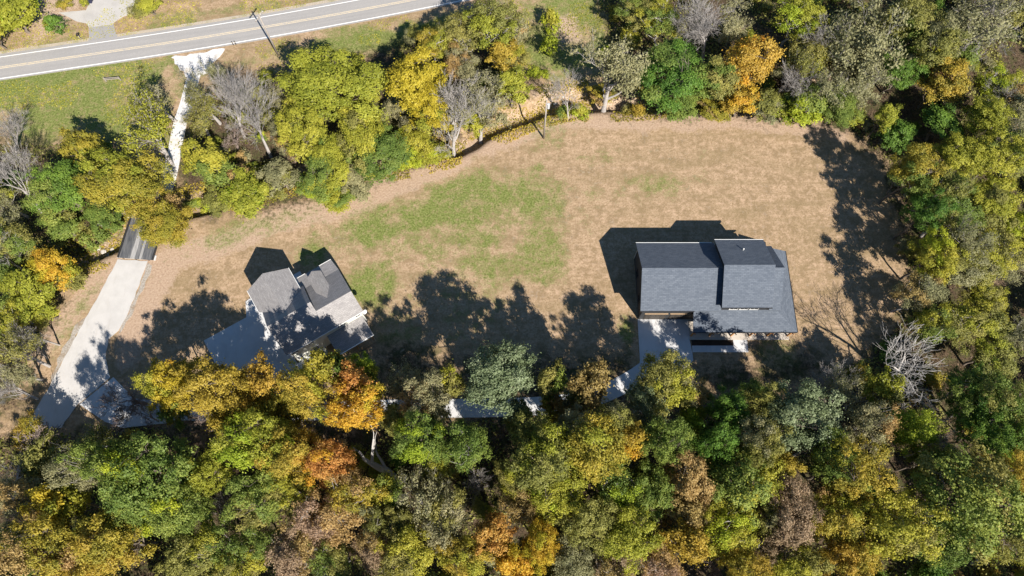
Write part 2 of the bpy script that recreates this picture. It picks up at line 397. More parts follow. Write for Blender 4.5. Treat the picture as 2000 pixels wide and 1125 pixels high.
# centre of the road
xs = np.linspace(-320, 330, 131)
road_line = [(x, 86.0 + .186 * (x + 46.2) + .00062 * max(0, x + 70) ** 2 * (1 if x < 60 else 1) if x < 60 else 86.0 + .186 * 106.2 + .00062 * 130 ** 2 + (x - 60) * .347) for x in xs]
road = ribbon('road', road_line, (3.0, -2.75), .06, M['asphalt'], th=.25)
ribbon('edge_line', road_line, (2.42, 2.28), .066, M['paint_white'], road)
ribbon('edge_line', road_line, (-2.30, -2.47), .066, M['paint_white'], road)
ribbon('center_line', road_line, (.24, .07), .066, M['paint_yellow'], road)
ribbon('center_line', road_line, (-.07, -.24), .066, M['paint_yellow'], road)
ribbon('road_shoulder', road_line, (3.7, 3.0), .02, speckled('shoulder_gravel', (.30, .25, .19), (.48, .42, .34), 5., .95, .1, .5, .4, (.25, .24, .12), .04))

def patch(name, pts, z, mat, th=.2, wob=0., seed=1, parent=None, kind='structure', sub=1):
    """paving as a slab with an outline of its own; wob makes the edge ragged"""
    out = []; r = random.Random(seed)
    for i, p in enumerate(pts):
        q = pts[(i + 1) % len(pts)]; n = max(1, int(math.hypot(q[0]-p[0], q[1]-p[1]) / .8)) if wob else 1
        for k in range(n):
            t = k / n; out.append((p[0] + (q[0]-p[0]) * t + r.uniform(-wob, wob), p[1] + (q[1]-p[1]) * t + r.uniform(-wob, wob), z))
    area = sum(out[i][0] * out[(i+1) % len(out)][1] - out[(i+1) % len(out)][0] * out[i][1] for i in range(len(out)))
    if area < 0: out.reverse()
    o = MB().slab(out, th).build(name, mat, parent)
    if parent is None: tag(o, kind=kind)
    return o
gp = lambda pts: [G(*p) for p in pts]
# concrete drive from the bridge, gravel edges beside it
drive = patch('driveway', gp([(231, 507), (288, 510), (276, 545), (263, 580), (248, 618), (232, 645), (212, 662), (206, 700), (215, 738), (150, 792), (120, 835), (40, 850), (62, 812), (92, 765), (118, 716), (150, 655), (168, 622), (195, 575), (213, 540)]), .08, M['concrete_new'], wob=.08)
patch('gravel_edge', gp([(236, 650), (255, 618), (272, 580), (290, 540), (296, 520), (289, 512), (276, 548), (263, 582), (248, 620), (230, 650)]), .05, M['gravel_dull'], wob=.22, seed=4)
patch('gravel_edge', gp([(168, 620), (150, 655), (118, 716), (100, 748), (112, 705), (135, 660), (150, 632)]), .05, M['gravel_dull'], wob=.25, seed=5)
LANE_PX = [(170, 790), (215, 790), (330, 802), (480, 806), (620, 803), (800, 798), (960, 797), (1090, 790), (1160, 775), (1215, 752), (1262, 722), (1300, 690)]
def smooth_line(pts, n=8):
    P = np.array(pts); out = []
    for i in range(len(P) - 1):
        p0, p1, p2, p3 = P[max(i-1, 0)], P[i], P[i+1], P[min(i+2, len(P)-1)]
        for t in np.linspace(0, 1, n, endpoint=False):
            out.append(.5 * ((2*p1) + (-p0+p2)*t + (2*p0-5*p1+4*p2-p3)*t*t + (-p0+3*p1-3*p2+p3)*t**3))
    return out + [P[-1]]
patch('lane_entrance', gp([(156, 790), (222, 737), (262, 778), (330, 786), (330, 826), (240, 836), (206, 824)]), .12, M['concrete'])
ribbon('lane', smooth_line([G(*p) for p in LANE_PX[2:]]), (1.35, -1.35), .115, M['concrete'], th=.2, uv=False)
# gravel track from the road down to the bridge
trk = smooth_line([G(*p) for p in [(392, 112), (378, 150), (365, 200), (352, 240), (342, 290), (330, 350), (312, 400), (292, 428)]])
ribbon('gravel_track', trk, (1.15, -1.15), .03, M['gravel'], uv=False, th=.15)
patch('gravel_apron', gp([(335, 112), (442, 94), (425, 115), (405, 140), (385, 152), (362, 148), (350, 128)]), .045, M['gravel'], wob=.3, seed=9)
patch('gravel_patch', gp([(238, 415), (258, 412), (260, 424), (246, 428)]), lz(*G(250, 420)) + .05, M['gravel'], .1, .25, 3)
# drive across the road
patch('asphalt_apron', gp([(174, 54), (222, 48), (226, 62), (232, 80), (166, 90), (174, 78)]), .05, M['apron'])
far_drive = patch('far_driveway', gp([(115, 25), (168, 20), (190, -25), (290, -25), (272, 22), (240, 33), (222, 44), (222, 48), (174, 54), (168, 46), (150, 42)]), .055, concrete('old_concrete', (.44, .42, .39), .35), wob=.05)

# ---------------------------------------------------------------- bridge
def build_bridge():
    e = empty('steel_bridge', (0, 0, 0))
    tag(e, 'dark steel plank bridge with pale wheel tracks over the creek', 'bridge')
    a0, a1 = np.array(G(232, 503, .3)), np.array(G(297, 508, .3)); b0, b1 = np.array(G(255, 438, .3)), np.array(G(312, 471, .3))
    d = np.array([.10, .995]); w = a1 - a0; n = 15; ln = 8.6
    def wear(name, k):
        m, nt, b = new_mat(name, .5, .4); v = objvec(nt, (3, .35, 1)); n1 = noise(nt, v, 1.3, 5, .7); n2 = noise(nt, objvec(nt), 5., 4)
        col = mixc(nt, mapr(nt, n1, .3, .7, max(0, k - .3), min(1, k + .25)), (.045, .05, .06), (.42, .41, .40))
        nt.links.new(col, b.inputs['Base Color']); bump(nt, b, n2, .2, .01); return m
    wm = {k: wear('steel_wear', k) for k in (.05, .25, .75)}
    for i in range(n):
        t0, t1 = i / n, (i + .975) / n
        k = .75 if i in (5, 6, 9) else (.25 if i in (4, 7, 8, 10) else .05)
        p = a0 + w * t0; q = a0 + w * t1; z = .3
        MB().slab([(*p, z), (*q, z), (*(q + d * ln), z), (*(p + d * ln), z)], .08).build('plank', wm[k], e)
    for s in (0, 1):
        p = a0 + w * s + np.array([(-.1, .1)[s], 0]); q = p + d * ln
        MB().beam((*p, .36), (*q, .36), .16, .34).build('side_rail', M['black_metal'], e)
    for s in (.12, .5, .88):
        p = a0 + w * s; q = p + d * ln
        MB().beam((*p, .02), (*q, .02), .3, .4).build('girder', M['black_metal'], e)
    for p in (a0 + d * .35, a0 + d * (ln - .5)):
        MB().slab([(p[0] - .4, p[1] - .3, .16), (p[0] + w[0] + .4, p[1] - .3 + w[1], .16), (p[0] + w[0] + .4, p[1] + .5 + w[1], .16), (p[0] - .4, p[1] + .5, .16)], 2.3).build('abutment', M['concrete'], e)
build_bridge()

# ---------------------------------------------------------------- houses
def window(parent, x0, x1, z0, z1, wall, axis='y-', frame='white', cols=2, rows=2):
    """window on a wall: pane recessed behind a frame that stands proud. axis y-: wall faces -y at y=wall"""
    sx = lambda a0, a1, d0, d1, b0, b1: (MB().box(a0, a1, wall - d1, wall - d0, b0, b1) if axis == 'y-' else
         MB().box(a0, a1, wall + d0, wall + d1, b0, b1) if axis == 'y+' else MB().box(wall + d0, wall + d1, a0, a1, b0, b1) if axis == 'x+' else MB().box(wall - d1, wall - d0, a0, a1, b0, b1))
    w = sx(x0, x1, .005, .02, z0, z1).build('window', M['glass'], parent); t = .09
    for a in ((x0 - t, x1 + t, z1, z1 + t), (x0 - t, x1 + t, z0 - t, z0), (x0 - t, x0, z0, z1), (x1, x1 + t, z0, z1)):
        sx(a[0], a[1], .003, .07, a[2], a[3]).build('frame', M[frame], w)
    for i in range(1, cols):
        xm = x0 + (x1 - x0) * i / cols; sx(xm - .02, xm + .02, .022, .05, z0, z1).build('muntin', M[frame], w)
    for i in range(1, rows):
        zm = z0 + (z1 - z0) * i / rows; sx(x0, x1, .022, .045, zm - .02, zm + .02).build('muntin', M[frame], w)
    return w

def house_left():
    a = math.radians(32.7)
    e = empty('grey_house', (-31.8, 24.5, 0), a)
    tag(e, 'white house with light grey shingle roof, front gable and dormer, turned at an angle', 'house')
    R, W = M['roof_grey'], M['siding_white']
    S = .77; ridge, rv = 8.7, 3.8
    zs = lambda v: ridge - S * abs(v - rv)
    MB().prism([(.1, -.3), (.1, 5.55), (3.8, 8.42), (7.7, 5.42), (7.7, -.3)], 'x', .05, 6.1).build('wall', W, e)
    MB().prism([(-.35, -.3), (-.35, 5.4), (2.45, 7.72), (5.25, 5.4), (5.25, -.3)], 'y', 4.6, 11.3).build('wall', W, e)
    MB().prism([(.12, -.3), (.12, 5.55), (2.57, 7.45), (7.9, 3.9), (7.9, -.3)], 'x', 6.1, 11.55).build('wall', W, e)
    MB().prism([(7.78, 4.3), (7.78, 5.62), (8.55, 6.7), (9.38, 5.62), (9.38, 4.3)], 'y', 4.2, 8.4).build('dormer_wall', W, e)
    th = .16
    # south slope, shared by both parts
    MB().slab([(-.4, -.22, zs(-.22)), (6.35, -.22, zs(-.22)), (6.35, rv, ridge), (-.4, rv, ridge)], th).build('roof_slope', R, e, uv=True)
    MB().slab([(6.352, -.22, zs(-.22)), (11.95, -.22, zs(-.22)), (11.95, 2.57, zs(2.57)), (6.352, 2.57, zs(2.57))], th).build('roof_slope', R, e, uv=True)
    MB().slab([(-.4, rv + .002, ridge), (6.35, rv + .002, ridge), (6.35, 8.15, zs(8.15)), (-.4, 8.15, zs(8.15))], th).build('roof_slope', R, e, uv=True)
    # front gable
    wz, we, wt = 8.0, 5.6, 11.75
    MB().slab([(-.9, 7.9, we), (2.45, 4.66, wz), (2.45, wt, wz), (-.9, wt, we)], th).build('roof_slope', R, e, uv=True)
    MB().slab([(2.452, 4.66, wz), (5.8, 7.9, we), (5.8, wt, we), (2.452, wt, wz)], th).build('roof_slope', R, e, uv=True)
    # right part: steep slope and shallow porch slope
    kz, ez = 4.55, 3.85; k = 8.05
    MB().slab([(6.352, 2.573, zs(2.57)), (11.95, 2.573, zs(2.57)), (11.95, k, kz), (6.352, k, kz)], th).build('roof_slope', R, e, uv=True)
    MB().slab([(6.0, k + .002, kz), (11.95, k + .002, kz), (11.7, 10.45, ez), (6.0, 10.45, ez)], th).build('porch_roof', R, e, uv=True)
    # dormer
    MB().slab([(7.45, 5.6, 5.75), (8.55, 3.7, 7.05), (8.55, 8.72, 7.05), (7.45, 8.72, 5.75)], .12).build('dormer_roof', R, e, uv=True)
    MB().slab([(8.552, 3.7, 7.05), (9.68, 5.6, 5.75), (9.68, 8.72, 5.75), (8.552, 8.72, 7.05)], .12).build('dormer_roof', R, e, uv=True)
    # back porch roof, posts, deck and rail
    MB().slab([(5.6, -3.12, 2.85), (11.45, -3.12, 2.85), (11.45, .09, 3.5), (5.6, .09, 3.5)], .14).build('porch_roof', R, e, uv=True)
    for i in range(13):
        y = -3.45 + i * .27; MB().box(5.8, 11.3, y, y + .25, .38, .43).build('deck_board', M['deck_wood'], e)
    for u in (5.9, 8.5, 11.1): MB().box(u - .07, u + .07, -3.1, -2.96, -.3, 2.8).build('post', M['cedar'], e)
    for z in (.72, 1.32): MB().box(5.9, 11.15, -3.46, -3.38, z, z + .08).build('railing', M['deck_wood'], e)
    for i in range(9):
        u = 5.9 + i * .65; MB().box(u, u + .06, -3.45, -3.39, .4, 1.35).build('baluster', M['deck_wood'], e)
    # front porch posts, gutters and boards along the eaves
    for u in (6.3, 8.9, 11.4): MB().box(u - .08, u + .08, 10.1, 10.26, -.2, 3.55).build('post', M['white'], e)
    MB().box(6.1, 11.6, 7.9, 10.3, -.1, .14).build('porch_floor', M['concrete'], e)
    MB().box(6.0, 7.35, 10.45, 10.52, ez - .12, ez + .03).build('gutter', M['white'], e)
    MB().box(9.65, 11.7, 10.45, 10.52, ez - .12, ez + .03).build('gutter', M['white'], e)
    MB().box(-.4, 11.95, -.29, -.222, zs(-.22) - .14, zs(-.22) + .02).build('gutter', M['white'], e)
    for u in (-1.02, 5.802): MB().box(u + (.06 if u < 0 else 0), u + (.118 if u < 0 else .06), 7.9, wt + .02, we - .12, we + .03).build('gutter', M['white'], e)
    MB().box(5.6, 11.45, -3.24, -3.122, 2.7, 2.87).build('gutter', M['white'], e)
    # windows and doors
    for u0, u1, z0, z1 in ((.35, 1.15, 4.1, 5.2), (2.85, 3.7, 4.1, 5.2), (.25, 1.05, 1.1, 2.3), (2.8, 3.7, 1.1, 2.3), (10.55, 11.3, 4.1, 5.15), (7.6, 8.5, 4.1, 5.15)):
        window(e, u0, u1, z0, z1, .1 if u0 < 6 else .12, 'y-', 'white')
    window(e, 8.2, 8.95, 4.75, 5.6, 8.4, 'y+'); window(e, 1.7, 3.2, 3.9, 5.3, 11.3, 'y+'); window(e, 1.4, 3.5, 1., 2.4, 11.3, 'y+', cols=3)
    window(e, 2.2, 3.2, 4.2, 5.4, 11.55, 'x+'); window(e, 4.5, 5.5, 1., 2.3, 11.55, 'x+')
    dr = MB().box(8.8, 9.75, .05, .11, .43, 2.5).build('door', M['door_dark'], e); MB().box(9.6, 9.66, .0, .05, 1.35, 1.45).build('handle', M['galv'], dr)
    # garage doors on the drive side
    for v0 in (4.7, 8.0):
        for i in range(4): MB().box(-.43, -.352, v0, v0 + 2.7, .05 + i * .6, .05 + i * .6 + .57).build('garage_door_panel', M['white'], e)
    # dish on the corner
    d = MB()
    c = Vector((12.02, -.15, 5.0)); ax = Vector((.35, -.75, .55)).normalized(); s = ax.cross(Vector((0, 0, 1))).normalized(); u_ = s.cross(ax)
    rings = [(0, 0), (.16, .025), (.28, .07), (.36, .12)]; pts = []
    for r, h in rings: pts += [c + ax * h + (s * math.cos(t * math.pi / 8) + u_ * math.sin(t * math.pi / 8)) * r for t in range(16)]
    d.poly(pts, [(i * 16 + j, i * 16 + (j + 1) % 16, (i + 1) * 16 + (j + 1) % 16, (i + 1) * 16 + j) for i in range(3) for j in range(16)])
    ds = d.build('satellite_dish', M['galv'], e, smooth=True)
    MB().tube((11.55, .0, 4.4), c, .03, .03).build('mast', M['white'], ds); MB().tube(c + ax * .1 - u_ * .4, c + ax * .5, .018, .018).build('feed_arm', M['galv'], ds)
    MB().tube((11.63, .05, .2), (11.63, .05, 5.3), .05, .05).build('downspout', M['white'], e)
    MB().tube((4.6, 1.5, 6.85), (4.6, 1.5, 7.35), .05, .05).build('vent_pipe', M['white'], e)
    # paving round it
    ca, sa = math.cos(a), math.sin(a); loc = lambda u, v: (-31.8 + u * ca - v * sa, 24.5 + u * sa + v * ca)
    patch('house_driveway', [loc(*p) for p in [(-10.7, 10.9), (-3.7, 10.8), (-2.7, 13.2), (-1.9, 13.3), (-.4, 11.2), (-.37, .05), (4.3, .05), (4.3, -1.15), (-3.0, -1.3), (-5.2, -2.6), (-7.8, -1.6), (-10.8, 4.)]], .10, M['concrete'])
    patch('walkway', [loc(*p) for p in [(5.35, 10.4), (6.6, 10.4), (6.65, 13.2), (5.45, 13.2)]], .09, M['concrete'])
    p0, p1 = loc(-6.5, -1.6), loc(-4.6, -2.2); t = G(545, 804)
    patch('driveway_link', [p0, p1, (t[0] + 1.6, t[1] + .9), (t[0] - 1.6, t[1] + .9)], .095, M['concrete'])
house_left()

def house_right():
    e = empty('slate_house', (30.5, 36.4, 0))
    tag(e, 'dark house with slate blue stepped gable roofs and cedar posted porch', 'house')
    ox, oy = 30.5, 36.4; R, W = M['roof_slate'], M['siding_dark']; th = .18
    X = lambda *p: [(x - ox, y - oy, z) for x, y, z in p]
    def slope(name, *p): return MB().slab(X(*p), th).build(name, R, e, uv=True)
    def bx(name, mat, x0, x1, y0, y1, z0, z1, parent=None): return MB().box(x0 - ox, x1 - ox, y0 - oy, y1 - oy, z0, z1).build(name, M[mat], parent or e)
    # walls
    MB().prism([(31.3 - oy, -.3), (31.3 - oy, 4.9), (0.05, 8.0), (41.4 - oy, 4.9), (41.4 - oy, -.3)], 'x', 19.35 - ox, 30.62 - ox).build('wall', W, e)
    MB().prism([(31.34 - oy, -.3), (31.34 - oy, 6.35), (0, 9.32), (41.3 - oy, 6.35), (41.3 - oy, -.3)], 'x', 30.62 - ox, 37.5 - ox).build('wall', W, e)
    MB().prism([(31.4 - oy, -.3), (31.4 - oy, 5.1), (-.15, 8.6), (40.9 - oy, 5.1), (40.9 - oy, -.3)], 'x', 37.5 - ox, 38.95 - ox).build('wall', W, e)
    bx('wall', 'siding_dark', 38.95, 41.6, 31.45, 40.95, -.3, 3.1)
    # roofs
    slope('roof_slope', (18.8, 30.98, 5.0), (30.6, 30.98, 5.0), (30.6, 36.45, 8.32), (18.8, 36.45, 8.32))
    slope('roof_slope', (18.8, 36.452, 8.32), (30.6, 36.452, 8.32), (30.6, 41.87, 5.0), (18.8, 41.87, 5.0))
    slope('roof_slope', (30.3, 31.02, 6.5), (37.6, 31.02, 6.5), (37.6, 36.4, 9.65), (30.3, 36.4, 9.65))
    slope('roof_slope', (30.3, 36.402, 9.65), (37.6, 36.402, 9.65), (37.6, 41.72, 6.5), (30.3, 41.72, 6.5))
    slope('roof_slope', (37.5, 31.0, 5.35), (39.15, 31.0, 5.35), (39.15, 36.25, 8.95), (37.5, 36.25, 8.95))
    slope('roof_slope', (37.5, 36.252, 8.95), (39.15, 36.252, 8.95), (39.15, 41.2, 5.35), (37.5, 41.2, 5.35))
    slope('porch_roof', (26.75, 28.35, 3.05), (42.15, 28.35, 3.05), (38.97, 31.33, 4.5), (26.75, 31.33, 4.5))
    slope('porch_roof', (38.972, 31.33, 4.5), (42.15, 28.352, 3.05), (42.15, 41.35, 3.05), (38.972, 41.35, 4.5))
    # ridge caps, gutters and boards
    for x0, x1, y, z in ((18.8, 30.6, 36.45, 8.32), (30.3, 37.6, 36.4, 9.65), (37.6, 39.15, 36.25, 8.95)):
        MB().prism([(y - oy - .14, z - .07), (y - oy, z + .03), (y - oy + .14, z - .07)], 'x', x0 - ox, x1 - ox).build('ridge_cap', R, e, uv=True)
    for x0, x1, y, z in ((18.8, 30.3, 41.872, 5.0), (30.3, 37.6, 41.722, 6.5)):
        bx('gutter', 'white', x0, x1, y, y + .07, z - .13, z + .01)
    for x0, x1, y, z in ((18.8, 26.7, 30.978, 5.0), (30.3, 37.6, 31.018, 6.5), (26.75, 42.15, 28.348, 3.05)):
        bx('gutter', 'frame_dark', x0, x1, y - .11, y, z - .13, z + .02)
    bx('gutter', 'frame_dark', 42.152, 42.26, 28.35, 41.35, 2.92, 3.07)
    MB().tube((33.9 - ox, 39.5 - oy, 7.7), (33.9 - ox, 39.5 - oy, 8.25), .09, .09).build('vent_pipe', M['white'], e)
    # garage doors: panels, cedar lintel
    for x0 in (20.0, 23.8):
        d = bx('garage_door', 'door_dark', x0, x0 + 3.2, 31.27, 31.31, .05, 2.7)
        for r in range(4):
            for c in range(4): bx('panel', 'door_dark', x0 + .08 + c * .79, x0 + .08 + c * .79 + .68, 31.235, 31.268, .15 + r * .64, .15 + r * .64 + .52, d)
        bx('lintel', 'deck_wood', x0 - .15, x0 + 3.35, 31.18, 31.296, 2.76, 2.9)
    for x0, x1 in ((31.9, 33.0), (33.4, 34.5), (34.9, 36.0)):
        window(e, x0 - ox, x1 - ox, 4.75, 5.75, 31.34 - oy, 'y-', 'white', 2, 1)
    for x0, x1 in ((28.2, 29.6), (36.6, 38.2), (39.4, 40.8)):
        window(e, x0 - ox, x1 - ox, .9, 2.3, (31.3 if x0 < 30 else 31.34 if x0 < 37 else 31.45) - oy, 'y-', 'white')
    dr = bx('door', 'cedar', 34.0, 35.1, 31.28, 31.336, .2, 2.35); bx('handle', 'galv', 34.9, 34.96, 31.22, 31.28, 1.1, 1.3, dr)
    for y0 in (33.5, 37.5): window(e, y0 - oy, y0 + 1.1 - oy, 1.2, 2.3, 19.35 - ox, 'x-', 'frame_dark')
    # porch floor, posts with braces
    bx('porch_floor', 'porch_floor', 26.95, 42.0, 28.0, 31.29, -.2, .2)
    for x in (27.15, 29.9, 33.2, 36.0, 38.7, 41.75):
        p = bx('post', 'cedar', x - .1, x + .1, 28.5, 28.7, .2, 2.82)
        for s in (-1, 1):
            if 26.9 < x + s * .7 < 42.0: MB().beam((x - ox + s * .08, 28.6 - oy, 2.1), (x - ox + s * .72, 28.6 - oy, 2.8), .1, .1).build('brace', M['cedar'], p)
        MB().beam((x - ox, 28.5 - oy, 2.1), (x - ox, 28.05 - oy, 2.75), .1, .1).build('brace', M['cedar'], p)
    bx('beam', 'cedar', 26.95, 42.0, 28.52, 28.68, 2.83, 3.0)
    for y, z in ((41.45, 2.4), (31.25, 4.7)): pass
    MB().tube((19.28 - ox, 41.3 - oy, .1), (19.28 - ox, 41.3 - oy, 4.85), .05, .05).build('downspout', M['white'], e)
    MB().tube((19.28 - ox, 31.4 - oy, .1), (19.28 - ox, 31.4 - oy, 4.85), .05, .05).build('downspout', M['frame_dark'], e)
    # paving and bed in front
    patch('garage_driveway', [(19.25, 31.28), (27.42, 31.28), (26.93, 28.0), (27.15, 26.05), (27.2, 24.8), (25.2, 23.0), (22.6, 20.9), (19.6, 20.6), (18.9, 22.3), (19.2, 25.)], .11, M['concrete'])
    patch('walkway', [(27.2, 26.08), (35.6, 26.08), (35.65, 27.99), (33.5, 27.99), (33.5, 27.1), (27.2, 27.1)], .10, M['concrete'])
    patch('mulch_bed', [(27.2, 27.11), (33.49, 27.11), (33.49, 27.99), (27.2, 27.99)], .06, M['mulch'], wob=.0)
house_right()

# ---------------------------------------------------------------- poles and small things by the road
def pole(px, py, h, label, kind):
    x, y = G(px, py); e = empty('utility_pole', (x, y, lz(x, y)))
    tag(e, label, 'utility pole', 'utility poles')
    MB().tube((0, 0, -.3), (.0, 0, h), .17, .11, 10).build('shaft', M['pole_wood'], e, smooth=True)
    if kind == 'can':
        c = MB().tube((.32, 0, h - 1.9), (.32, 0, h - .9), .24, .24, 14).build('transformer', M['galv'], e, smooth=False)
        MB().tube((.32, 0, h - .9), (.32, 0, h - .65), .05, .03).build('bushing', M['white'], c)
        MB().beam((.05, 0, h - 1.4), (.15, 0, h - 1.4), .2, .3).build('bracket', M['galv'], e)
        MB().tube((0, 0, h), (0, 0, h + .3), .04, .03).build('insulator', M['galv'], e)
    else:
        ca = MB().beam((-.5, -1.1, h - .45), (.5, 1.1, h - .45) if kind == 'x' else (-.5, 1.1, h - .45), .12, .14).build('crossarm', M['pole_wood'], e)
        for t in (-.9, .9, .35): MB().tube((.45 * t, t, h - .38), (.45 * t, t, h - .14), .05, .035).build('insulator', M['white'], ca)
    return e
pole(1062, 270, 10.6, 'grey wooden utility pole with transformer can at the field edge by the creek', 'can')
pole(543, 107, 10.0, 'leaning dark utility pole with crossarm on the roadside verge', 'x')
pole(1166, 9, 10.4, 'brown utility pole standing in the grass clearing behind the field woods', 'x')

def mailbox():
    x, y = G(158, 76); e = empty('mailbox', (x, y, .0)); tag(e, 'small black mailbox on a post beside the far driveway', 'mailbox')
    MB().box(-.05, .05, -.05, .05, -.2, 1.05).build('post', M['pole_wood'], e)
    prof = [(-.13, 1.05), (.13, 1.05), (.13, 1.22)] + [(.13 * math.cos(t), 1.22 + .13 * math.sin(t)) for t in np.linspace(0, math.pi, 7)[1:]]
    bx = MB().prism(prof, 'y', -.32, .26).build('box', M['black_metal'], e)
    MB().box(.135, .15, -.1, -.06, 1.15, 1.4).build('flag', M['cedar'], bx)
mailbox()
def rail():
    e = empty('wooden_rail', (*G(222, 158), 0)); tag(e, 'low weathered wooden rail between two posts on the grass verge', 'rail')
    for dx, dy in ((-1.25, -.1), (1.25, .12)): MB().box(dx - .08, dx + .08, dy - .08, dy + .08, -.2, .95).build('post', M['pole_wood'], e)
    for z in (.5, .85): MB().beam((-1.25, -.1, z), (1.25, .12, z), .06, .14).build('rail', M['pole_wood'], e)
rail()
for i, (px, py) in enumerate(((456, 88), (461, 87))):
    e = empty('marker_post', (*G(px, py), 0)); tag(e, 'short dark marker post beside the white gravel apron', 'marker post', 'marker posts at the gravel apron')
    MB().box(-.07, .07, -.04, .04, -.2, .85).build('post', M['black_metal'], e); MB().box(-.06, .06, -.052, -.041, .6, .75).build('reflector', M['paint_yellow'], e)
def bin_():
    x, y = G(178, 5); e = empty('wheeled_bin', (x, y, .06)); tag(e, 'dark blue wheeled bin standing at the edge of the far driveway', 'bin')
    mb = speckled('bin_blue', (.02, .025, .07), (.03, .035, .09), 5., .5, .4, 0)
    MB().poly([(-.28,-.3,.05),(.28,-.3,.05),(.28,.3,.05),(-.28,.3,.05),(-.36,-.38,1.0),(.36,-.38,1.0),(.36,.4,1.0),(-.36,.4,1.0)], [(3,2,1,0),(4,5,6,7),(0,1,5,4),(1,2,6,5),(2,3,7,6),(3,0,4,7)]).build('body', mb, e)
    MB().slab([(-.39,-.42,1.08),(.39,-.42,1.08),(.39,.46,1.14),(-.39,.46,1.14)], .07).build('lid', mb, e)
    for s in (-1, 1): MB().tube((s * .3, .34, .1), (s * .36, .34, .1), .1, .1, 10).build('wheel', M['black_metal'], e)
bin_()
# stones by the creek, near the bridge and the bare bank
rs = random.Random(3)
for i, (px, py, s) in enumerate([(188, 482, .5), (196, 488, .35), (205, 478, .45), (178, 476, .4), (215, 486, .3), (193, 434, .6), (200, 440, .45), (186, 441, .35), (1085, 190, .4), (1100, 182, .3), (1120, 193, .35), (1003, 170, .3)]):
    x, y = G(px, py); bm = bmesh.new(); bmesh.ops.create_icosphere(bm, subdivisions=2, radius=s)
    for v_ in bm.verts: v_.co *= rs.uniform(.75, 1.15); v_.co.z *= .6
    me = bpy.data.meshes.new('stone'); bm.to_mesh(me); bm.free(); me.materials.append(M['stone'])
    o = mesh_obj('stone', me, loc=(x, y, lz(x, y) + s * .15)); tag(o, 'pale rough stone lying on the creek bank', 'stone', 'stones on the creek bank')

# ---------------------------------------------------------------- trees
def bark(name, c1, c2): return speckled(name, c1, c2, 6., .9, .1, .4, 1.)
BARK = bark('bark', (.13, .105, .085), (.22, .185, .15)); BARK_PALE = bark('bark_pale', (.27, .25, .235), (.46, .43, .405)); BARK_DEAD = bark('bark_dead', (.36, .34, .32), (.54, .515, .49)); BARK_PINK = bark('bark_pink', (.24, .185, .16), (.36, .29, .255))
PAL = {   # name: (words, three leaf colours)
 'yg':     ('yellow-green', [(0.217, 0.243, 0.031), (0.383, 0.386, 0.046), (0.549, 0.524, 0.077)]),
 'lime':   ('bright lime green', [(0.202, 0.269, 0.021), (0.369, 0.440, 0.035), (0.522, 0.574, 0.059)]),
 'green':  ('mid green', [(0.112, 0.169, 0.034), (0.205, 0.278, 0.055), (0.330, 0.380, 0.079)]),
 'dkgreen':('deep green', [(0.068, 0.133, 0.022), (0.135, 0.246, 0.037), (0.234, 0.355, 0.055)]),
 'olive':  ('olive', [(0.167, 0.172, 0.045), (0.295, 0.289, 0.073), (0.429, 0.400, 0.108)]),
 'greyol': ('grey-olive', [(0.185, 0.190, 0.090), (0.317, 0.305, 0.152), (0.449, 0.420, 0.224)]),
 'golive': ('gold and olive', [(0.206, 0.206, 0.034), (0.399, 0.336, 0.048), (0.569, 0.435, 0.067)]),
 'gold':   ('gold', [(.30, .21, .03), (.47, .34, .05), (.58, .43, .08)]),
 'yellow': ('bright yellow', [(.33, .275, .025), (.50, .41, .035), (.60, .50, .06)]),
 'orange': ('orange', [(.42, .20, .05), (.56, .31, .075), (.62, .41, .11)]),
 'ogold':  ('orange and gold', [(.50, .26, .035), (.62, .40, .042), (.66, .50, .06)]),
 'tan':    ('tan', [(0.285, 0.189, 0.074), (0.451, 0.318, 0.119), (0.570, 0.415, 0.166)]),
 'brown':  ('pinkish brown', [(0.242, 0.162, 0.097), (0.399, 0.280, 0.176), (0.532, 0.385, 0.254)]),
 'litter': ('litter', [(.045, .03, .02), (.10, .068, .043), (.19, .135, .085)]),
 'silver': ('silvery green', [(0.123, 0.165, 0.076), (0.246, 0.297, 0.147), (0.407, 0.462, 0.271)]),
}
LEAF = {}
for k, (w, cs) in PAL.items():
    m = bpy.data.materials.new('leaf_' + k); m.use_nodes = True; nt = m.node_tree; b = nt.nodes['Principled BSDF']
    b.inputs['Roughness'].default_value = .55; b.inputs['Specular IOR Level'].default_value = .3
    at = node(nt, 'ShaderNodeAttribute', attribute_name='tone'); oi = node(nt, 'ShaderNodeObjectInfo')
    col = ramp(nt, at.outputs['Fac'], [(.12, cs[0]), (.5, cs[1]), (.88, cs[2])])
    hs = node(nt, 'ShaderNodeHueSaturation'); nt.links.new(col, hs.inputs['Color'])
    nt.links.new(mapr(nt, oi.outputs['Random'], 0, 1, .488, .512), hs.inputs['Hue']); nt.links.new(mapr(nt, oi.outputs['Random'], 0, 1, 1.12, .86), hs.inputs['Value'])
    nt.links.new(hs.outputs[0], b.inputs['Base Color'])
    tr = node(nt, 'ShaderNodeBsdfTranslucent'); nt.links.new(hs.outputs[0], tr.inputs[0])
    mx = node(nt, 'ShaderNodeMixShader'); mx.inputs[0].default_value = .42
    nt.links.new(b.outputs[0], mx.inputs[1]); nt.links.new(tr.outputs[0], mx.inputs[2]); nt.links.new(mx.outputs[0], nt.nodes['Material Output'].inputs[0])
    LEAF[k] = m

